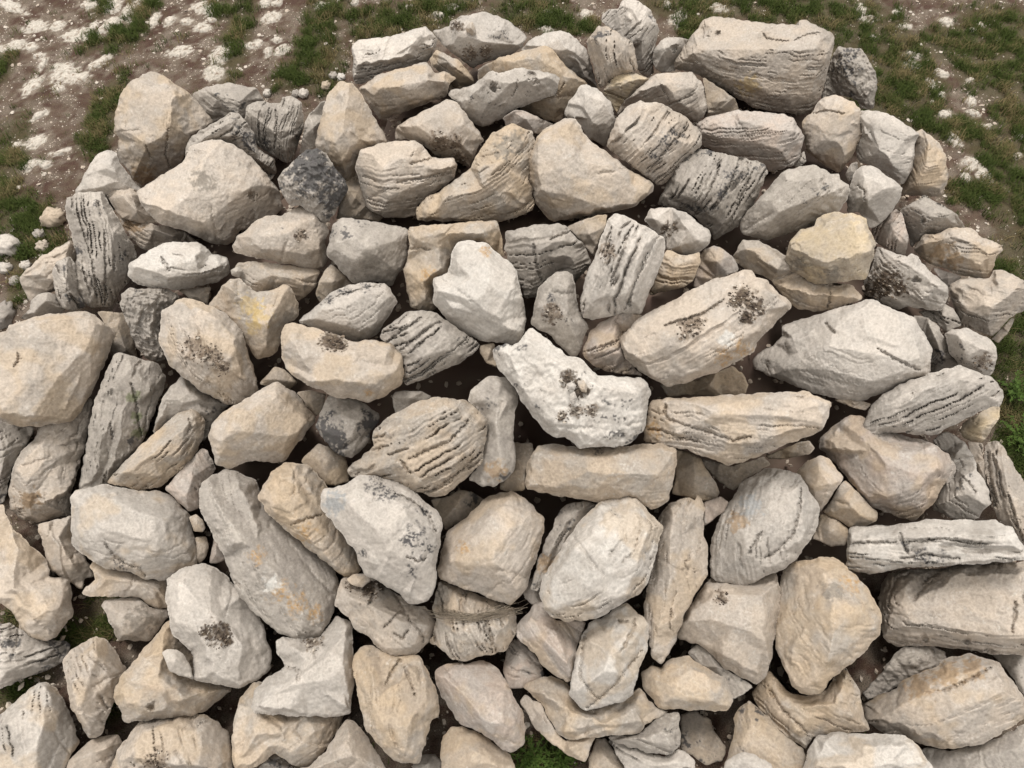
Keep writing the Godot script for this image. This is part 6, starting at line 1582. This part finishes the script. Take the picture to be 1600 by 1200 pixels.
func build_ground() -> void:
	fill_maps()
	build_light_blocker()
	var xs: Array[float] = [-900.0, -300.0, -100.0, -40.0, -20.0, -13.0, -10.0]
	var zs: Array[float] = [-900.0, -300.0, -100.0, -40.0, -22.0, -15.0, -11.5]
	var i0 := xs.size()
	for i in LX:
		xs.append(-9.0 + i * STEP)
	for j in LZ:
		zs.append(-10.0 + j * STEP)
	for v: float in [10.2, 13.0, 20.0, 40.0, 100.0, 300.0, 900.0]:
		xs.append(v)
		zs.append(v - 3.8)
	var w := xs.size()
	var h := zs.size()
	var verts := PackedVector3Array()
	var cols := PackedColorArray()
	var norms := PackedVector3Array()
	var idx := PackedInt32Array()
	var hs := PackedFloat32Array()
	for j in h:
		for i in w:
			var px := xs[i]
			var pz := zs[j]
			var y := ground_height(px, pz)
			verts.append(Vector3(px, y, pz))
			hs.append(y)
			var m := n_lump.get_noise_2d(px * .5 + 30.0, pz * .5)
			var m2 := n_mid.get_noise_2d(px, pz + 9.0)
			var c := Color(.092, .058, .044).lerp(Color(.15, .11, .085), clampf(.45 + m * 1.2 + m2 * .9, 0.0, 1.0))
			var gr := n_mid.get_noise_2d(px * .35 + 70.0, pz * .35)
			c = c.lerp(Color(.20, .162, .13), clampf(gr * 2.0, 0.0, .7))
			c = c.lerp(Color(.235, .193, .157), smoothstep(.12, .4, n_mid.get_noise_2d(px * .22 + 5.0, pz * .22 + 90.0) + m2 * .4) * .7)
			if i >= i0 and i < i0 + LX and j >= i0 and j < i0 + LZ:
				var li := (j - i0) * LX + i - i0
				c = c.lerp(Color(.085, .075, .04), clampf(grass_map[li] * 1.4 + m2 * .5, 0.0, .75))
				var ch := chalk_map[li]
				if ch > 0.0:
					var fn := n_fine.get_noise_2d(px * .5, pz * .5)
					c = c.lerp(Color(.40, .34, .28), smoothstep(.25, .6, ch + m2 * .7 + fn * .25) * .32)
					c = c.lerp(Color(.58, .53, .46), smoothstep(.68, .79, ch + m2 * .55 + fn * .2))
			cols.append(c)
	for j in h:
		for i in w:
			var a := hs[j * w + maxi(0, i - 1)]
			var b := hs[j * w + mini(w - 1, i + 1)]
			var c := hs[maxi(0, j - 1) * w + i]
			var d := hs[mini(h - 1, j + 1) * w + i]
			var ex := xs[mini(w - 1, i + 1)] - xs[maxi(0, i - 1)]
			var ez := zs[mini(h - 1, j + 1)] - zs[maxi(0, j - 1)]
			norms.append(Vector3((a - b) / ex, 1.0, (c - d) / ez).normalized())
			if i < w - 1 and j < h - 1:
				var k := j * w + i
				idx.append_array(PackedInt32Array([k, k + 1, k + w, k + 1, k + w + 1, k + w]))
	var arr := []
	arr.resize(Mesh.ARRAY_MAX)
	arr[Mesh.ARRAY_VERTEX] = verts
	arr[Mesh.ARRAY_NORMAL] = norms
	arr[Mesh.ARRAY_COLOR] = cols
	arr[Mesh.ARRAY_INDEX] = idx
	tri_total += idx.size() / 3
	var mesh := ArrayMesh.new()
	mesh.add_surface_from_arrays(Mesh.PRIMITIVE_TRIANGLES, arr)
	var gm := StandardMaterial3D.new()
	gm.vertex_color_use_as_albedo = true
	gm.albedo_texture = noise_tex(.06, 5, 15, [.45, .75, .9, 1.0, 1.0], false, 0)
	gm.normal_enabled = true
	gm.normal_texture = noise_tex(.07, 5, 16, [], true, 9.0)
	gm.uv1_triplanar = true
	gm.uv1_world_triplanar = true
	gm.uv1_scale = Vector3(.9, .9, .9)
	gm.roughness = 1.0
	gm.metallic_specular = .2
	mesh.surface_set_material(0, gm)
	var o := MeshInstance3D.new()
	o.name = "ground"
	o.mesh = mesh
	o.set_meta("kind", "structure")
	add_child(o)
	for i in BEDROCK.size() / 5:
		bedrock(o, BEDROCK[i * 5], BEDROCK[i * 5 + 1], BEDROCK[i * 5 + 2], BEDROCK[i * 5 + 3], BEDROCK[i * 5 + 4], i)

func bedrock(parent: Node3D, cx: float, cz: float, rx: float, rz: float, turn: float, k: int) -> void:
	var rng := RandomNumberGenerator.new()
	rng.seed = 700 + k
	var n := 26
	var verts := PackedVector3Array()
	var cols := PackedColorArray()
	var idx := PackedInt32Array()
	var ct := cos(deg_to_rad(turn))
	var sn := sin(deg_to_rad(turn))
	for j in n + 1:
		for i in n + 1:
			var u := (float(i) / n * 2.0 - 1.0) * 1.7
			var v := (float(j) / n * 2.0 - 1.0) * 1.7
			var lx := u * rx
			var lz := v * rz
			var wx := cx + lx * ct - lz * sn
			var wz := cz + lx * sn + lz * ct
			var m := n_mid.get_noise_2d(wx * .75 + 40.0, wz * .75 + k)
			var m3 := n_fine.get_noise_2d(wx * .6, wz * .6)
			var up := (1.15 - u * u - v * v + m * 1.1 + m3 * .2) * .05
			verts.append(Vector3(wx, ground_height(wx, wz) + clampf(up, -.03, .022 + up * .15), wz))
			var c := Color(.56, .51, .445) * (.92 + n_mid.get_noise_2d(wx * 2.0, wz * 2.0) * .25 + m3 * .2)
			c = c.lerp(Color(.25, .195, .15), smoothstep(.25, .6, n_mid.get_noise_2d(wx + 9.0, wz) + m3 * .5))
			c.a = 1.0
			cols.append(c)
	for j in n:
		for i in n:
			var p := j * (n + 1) + i
			idx.append_array(PackedInt32Array([p, p + 1, p + n + 1, p + 1, p + n + 2, p + n + 1]))
	var arr := []
	arr.resize(Mesh.ARRAY_MAX)
	arr[Mesh.ARRAY_VERTEX] = verts
	arr[Mesh.ARRAY_COLOR] = cols
	arr[Mesh.ARRAY_INDEX] = idx
	tri_total += idx.size() / 3
	var st := SurfaceTool.new()
	st.create_from_arrays(arr)
	st.generate_normals()
	var o := MeshInstance3D.new()
	o.name = "bedrock_patch"
	o.mesh = st.commit()
	o.material_override = rock_mat
	parent.add_child(o, true)

func in_foot(x: float, z: float, poly: PackedVector2Array) -> bool:
	return Geometry2D.is_point_in_polygon(Vector2(x, z), poly)

func make_tuft(seed_: int, blades: int, tall: float, spread: float) -> ArrayMesh:
	var rng := RandomNumberGenerator.new()
	rng.seed = seed_
	var st := SurfaceTool.new()
	st.begin(Mesh.PRIMITIVE_TRIANGLES)
	for b in blades:
		var a := rng.randf() * TAU
		var out := Vector3(cos(a), 0, sin(a))
		var side := Vector3(-sin(a), 0, cos(a))
		var root := Vector3(rng.randf_range(-1, 1), 0, rng.randf_range(-1, 1)) * spread
		var hgt := tall * rng.randf_range(.55, 1.1)
		var bend := hgt * rng.randf_range(.2, .95)
		var wid := rng.randf_range(.0022, .0042)
		var p0 := root
		var p1 := root + Vector3.UP * hgt * .55 + out * bend * .3
		var p2 := root + Vector3.UP * hgt * rng.randf_range(.65, 1.0) + out * bend
		for v in [p0 - side * wid, p0 + side * wid, p1 + side * wid * .8, p0 - side * wid, p1 + side * wid * .8, p1 - side * wid * .8, p1 - side * wid * .8, p1 + side * wid * .8, p2]:
			st.add_vertex(v)
	st.generate_normals()
	return st.commit()

func build_details() -> void:
	var rng := RandomNumberGenerator.new()
	rng.seed = 99
	var foot := PackedVector2Array()
	for i in FOOT.size() / 2:
		foot.append(Vector2(FOOT[i * 2], FOOT[i * 2 + 1]))
	# gravel
	var spots: Array[Transform3D] = []
	var tints: Array[Color] = []
	for k in 110000:
		var x := rng.randf_range(-8.5, 8.5)
		var z := rng.randf_range(-9.5, 5.0)
		if in_foot(x * 1.12, (z + 1.5) * 1.12 - 1.5, foot):
			continue
		var dens := .36 + n_mid.get_noise_2d(x * .35 + 70.0, z * .35) * 1.3 - grass_at(x, z) * .4
		if rng.randf() > dens:
			continue
		var sz := rng.randf_range(.009, .024) if rng.randf() < .95 else rng.randf_range(.03, .075)
		var bs := Basis.from_euler(Vector3(rng.randf_range(-.4, .4), rng.randf() * TAU, rng.randf_range(-.4, .4))).scaled(Vector3(sz, sz * .6, sz * rng.randf_range(.7, 1.3)))
		spots.append(Transform3D(bs, Vector3(x, ground_height(x, z) + sz * .1, z)))
		var q := rng.randf()
		tints.append(Color(.44, .39, .335) if q < .35 else (Color(.36, .30, .245) if q < .8 else Color(.22, .175, .145)))
	var gv := scatter("gravel", chip_mesh, chip_mat, spots, tints, self)
	gv.set_meta("label", "pale gravel strewn over the brown soil")
	gv.set_meta("category", "gravel")
	# grass
	var gm := StandardMaterial3D.new()
	gm.vertex_color_use_as_albedo = true
	gm.roughness = .8
	gm.metallic_specular = .2
	gm.cull_mode = BaseMaterial3D.CULL_DISABLED
	gm.backlight_enabled = true
	gm.backlight = Color(.03, .05, .01)
	for v in 3:
		spots = []
		tints = []
		for k in 24000:
			var i := rng.randi_range(0, GRASS.size() / 4 - 1)
			if rng.randf() > GRASS[i * 4 + 2] * GRASS[i * 4 + 3] / .12:
				continue
			var x := 0.0
			var z := 0.0
			if k % 6 == 0:
				x = rng.randf_range(-8.5, 8.5)
				z = rng.randf_range(-9.5, 5.0)
				if rng.randf() > .25 + n_lump.get_noise_2d(x * .6, z * .6 + 50.0) * 1.2:
					continue
				if in_foot(x * 1.08, (z + 1.5) * 1.08 - 1.5, foot):
					continue
			else:
				var a := rng.randf() * TAU
				var r := pow(rng.randf(), .6) * 1.5
				x = GRASS[i * 4] + cos(a) * r * GRASS[i * 4 + 2]
				z = GRASS[i * 4 + 1] + sin(a) * r * GRASS[i * 4 + 3]
				if n_mid.get_noise_2d(x * .35, z * .35) * 1.1 + n_lump.get_noise_2d(x * .8, z * .8 + 20.0) * .6 + .5 < r * .62 + rng.randf_range(-.2, .25):
					continue
			var sc := rng.randf_range(.5, 1.5)
			spots.append(Transform3D(Basis(Vector3.UP, rng.randf() * TAU).scaled(Vector3(sc, sc * rng.randf_range(.7, 1.2), sc)), Vector3(x, ground_height(x, z) - .005, z)))
			var dry := n_lump.get_noise_2d(x * .7 + 12.0, z * .7) + rng.randf_range(-.35, .35)
			var c := Color(.042, .062, .016).lerp(Color(.07, .088, .024), rng.randf())
			if dry > .1:
				c = c.lerp(Color(.20, .155, .08), clampf((dry - .1) * 2.6, 0.0, .9))
			tints.append(c)
		var gr := scatter("grass", make_tuft(40 + v, 11, [.075, .12, .06][v], [.035, .05, .06][v]), gm, spots, tints, self)
		gr.set_meta("label", ["short green grass growing in clumps round the heap", "taller blades mixed into the green grass clumps", "thin grass scattered between the gravel patches"][v])
		gr.set_meta("category", "grass")
	# loose stones on the ground
	for s: Array in [["t",-6.127,-2.821,.146,.135,"tan stone on the ground at the left, above the pale wedge rock"],["w",-6.639,-2.36,.185,.14,"flat pale stone at the left edge of the grass"],["g",-6.353,-1.268,.128,.174,"grey stone at the left edge above the large cream slab"],["W",-2.593,-5.667,.058,.069,"white pebble on the ground left of the pale striped crest block"],["g",-2.712,-5.696,.058,.069,"grey pebble beside the white one left of the crest"],["w",-3.106,-5.274,.067,.077,"pale pebble in the grass above the split grey rock"],["g",-3.221,-5.274,.057,.066,"greyish pebble in the grass above the split grey rock"],["t",-2.792,-5.455,.067,.079,"tan pebble above the pointed cream boulder"],["w",-3.655,-5.302,.057,.067,"pale pebble just behind the split grey rock"],["g",-6.252,-2.566,.068,.07,"dull pebble in the grass under the tan stone at the left"],["w",-6.299,-2.064,.066,.067,"pale pebble on the ground above the pale wedge rock"],["w",-6.556,-2.032,.075,.075,"pale pebble at the left edge below the flat pale stone"],["g",-6.369,-1.826,.066,.065,"grey pebble at the tip of the pale wedge rock"],["c",-6.154,-2.371,.076,.077,"cream pebble behind the pale wedge rock"]]:
		ground_stone(s[0], s[1], s[2], s[3], s[4], s[5])
	for s: Array in [[5.897,-.133,1,"leafy green weed at the right edge beside the long ribbed rock"],[5.807,.454,.9,"leafy green weed right of the tall striped rock"],[.193,3.774,.8,"feathery green weed between the rocks at the bottom centre"],[.41,3.812,.7,"smaller feathery green weed right of the other one at the bottom centre"]]:
		weed(s[0], s[1], s[2], s[3], gm)
	straw()

func ground_stone(tone: String, x: float, z: float, rx: float, rz: float, label: String) -> void:
	serial += 1
	var rings := 10
	var seg := 22
	var verts := PackedVector3Array()
	var cols := PackedColorArray()
	var idx := PackedInt32Array()
	var ht := minf(rx, rz) * .75
	for r in rings + 1:
		var ph := PI * r / rings
		for a in seg:
			var t := TAU * a / seg
			var d := Vector3(cos(t) * sin(ph), cos(ph), sin(t) * sin(ph))
			var q := Vector3(signf(d.x) * pow(absf(d.x), .8), signf(d.y) * pow(absf(d.y), .7), signf(d.z) * pow(absf(d.z), .8))
			var k := 1.0 + n_line.get_noise_3d(d.x * 1.6 + serial * 3.0, d.y * 1.6, d.z * 1.6) * .28 + n_line.get_noise_3d(d.x * 4.0, d.y * 4.0 + serial, d.z * 4.0) * .1
			verts.append(Vector3(q.x * rx, q.y * ht, q.z * rz) * k)
			var c: Color = TONES[tone][0]
			c = c * (1.0 + n_line.get_noise_3d(d.x * 5.0, d.y * 5.0, d.z * 5.0 + serial) * .18)
			c.a = 1.0
			cols.append(c)
	for r in rings:
		for a in seg:
			var p := r * seg + a
			var q := r * seg + (a + 1) % seg
			idx.append_array(PackedInt32Array([p, q, p + seg, q, q + seg, p + seg]))
	var arr := []
	arr.resize(Mesh.ARRAY_MAX)
	arr[Mesh.ARRAY_VERTEX] = verts
	arr[Mesh.ARRAY_COLOR] = cols
	arr[Mesh.ARRAY_INDEX] = idx
	var st := SurfaceTool.new()
	st.create_from_arrays(arr)
	st.generate_normals()
	var o := MeshInstance3D.new()
	o.name = numbered("ground_stone")
	o.mesh = st.commit()
	o.material_override = rock_mat
	add_child(o)
	o.position = Vector3(x, ground_height(x, z) + ht * .55, z)
	o.set_meta("label", label)
	o.set_meta("category", "stone")
	o.set_meta("group", "loose stones on the ground round the heap")

func weed(x: float, z: float, size: float, label: String, mat: Material) -> void:
	serial += 1
	var rng := RandomNumberGenerator.new()
	rng.seed = serial
	var root := Node3D.new()
	root.name = numbered("weed_plant")
	add_child(root)
	root.position = Vector3(x, ground_height(x, z), z)
	root.set_meta("label", label)
	root.set_meta("category", "weed")
	root.set_meta("group", "green weeds round the heap")
	var stems := SurfaceTool.new()
	stems.begin(Mesh.PRIMITIVE_TRIANGLES)
	var leaves := SurfaceTool.new()
	leaves.begin(Mesh.PRIMITIVE_TRIANGLES)
	for k in 26:
		var a := rng.randf() * TAU
		var out := Vector3(cos(a), 0, sin(a))
		var p := out * rng.randf_range(0, .06)
		var tall := size * rng.randf_range(.14, .36)
		var lean := size * rng.randf_range(.05, .3)
		var prev := p
		for s in 9:
			var f := (s + 1) / 9.0
			var q := p + Vector3.UP * tall * f + out * lean * f * f
			var sd := Vector3(-out.z, 0, out.x) * .0025
			stems.set_color(Color(.10, .13, .04))
			for v in [prev - sd, prev + sd, q + sd * .7, prev - sd, q + sd * .7, q - sd * .7]:
				stems.add_vertex(v)
			for l in 3:
				var b := rng.randf() * TAU
				var dl := (Vector3(cos(b), rng.randf_range(-.1, .7), sin(b))).normalized()
				var ll := size * rng.randf_range(.025, .06)
				var ws := dl.cross(Vector3.UP).normalized() * ll * .22
				leaves.set_color(Color(.035, .06, .014).lerp(Color(.06, .095, .022), rng.randf()))
				for v in [q, q + dl * ll * .5 + ws, q + dl * ll, q, q + dl * ll, q + dl * ll * .5 - ws]:
					leaves.add_vertex(v)
			prev = q
	stems.generate_normals()
	leaves.generate_normals()
	var names := ["stems", "leaves"]
	var made := [stems, leaves]
	for i in 2:
		var o := MeshInstance3D.new()
		o.name = names[i]
		o.mesh = made[i].commit()
		o.material_override = mat
		o.set_meta("kind", "stuff")
		root.add_child(o)

func straw() -> void:
	var line := [-.74,1.253,2.721,-.551,1.365,2.783,-.326,1.447,2.826,-.11,1.369,2.762,.147,1.228,2.647]
	var curve := Curve3D.new()
	for i in line.size() / 3:
		curve.add_point(Vector3(line[i * 3], line[i * 3 + 1], line[i * 3 + 2]))
	var rng := RandomNumberGenerator.new()
	rng.seed = 8
	var st := SurfaceTool.new()
	st.begin(Mesh.PRIMITIVE_TRIANGLES)
	var total := curve.get_baked_length()
	for k in 42:
		var off := Vector3(rng.randf_range(-.02, .02), rng.randf_range(-.01, .02), rng.randf_range(-.03, .03))
		var s0 := rng.randf_range(0, .3)
		var s1 := rng.randf_range(.6, 1.0)
		var fan := Vector3(rng.randf_range(-.02, .02), rng.randf_range(-.01, .02), rng.randf_range(-.06, .05))
		var r := rng.randf_range(.0016, .003)
		var tone := Color(.30, .25, .19).lerp(Color(.16, .13, .10), rng.randf())
		var prev := PackedVector3Array()
		for j in 12:
			var f := j / 11.0
			var c := curve.sample_baked(total * lerpf(s0, s1, f)) + off + fan * pow(absf(f - .5) * 2.0, 1.5)
			c += Vector3(0, n_mid.get_noise_2d(f * .3, k * 3.0) * .02, n_mid.get_noise_2d(f * .3 + 9.0, k * 3.0) * .02)
			var ringv := PackedVector3Array([c + Vector3(0, r, 0), c + Vector3(0, -r * .5, r * .87), c + Vector3(0, -r * .5, -r * .87)])
			if j > 0:
				for e in 3:
					st.set_color(tone)
					for v in [prev[e], prev[(e + 1) % 3], ringv[(e + 1) % 3], prev[e], ringv[(e + 1) % 3], ringv[e]]:
						st.add_vertex(v)
			prev = ringv
	st.generate_normals()
	var o := MeshInstance3D.new()
	o.name = "dry_grass_wisp"
	o.mesh = st.commit()
	o.material_override = chip_mat
	o.set_meta("label", "wisp of dry grey grass stems lying across the striped tan rock")
	o.set_meta("category", "dry grass")
	add_child(o)
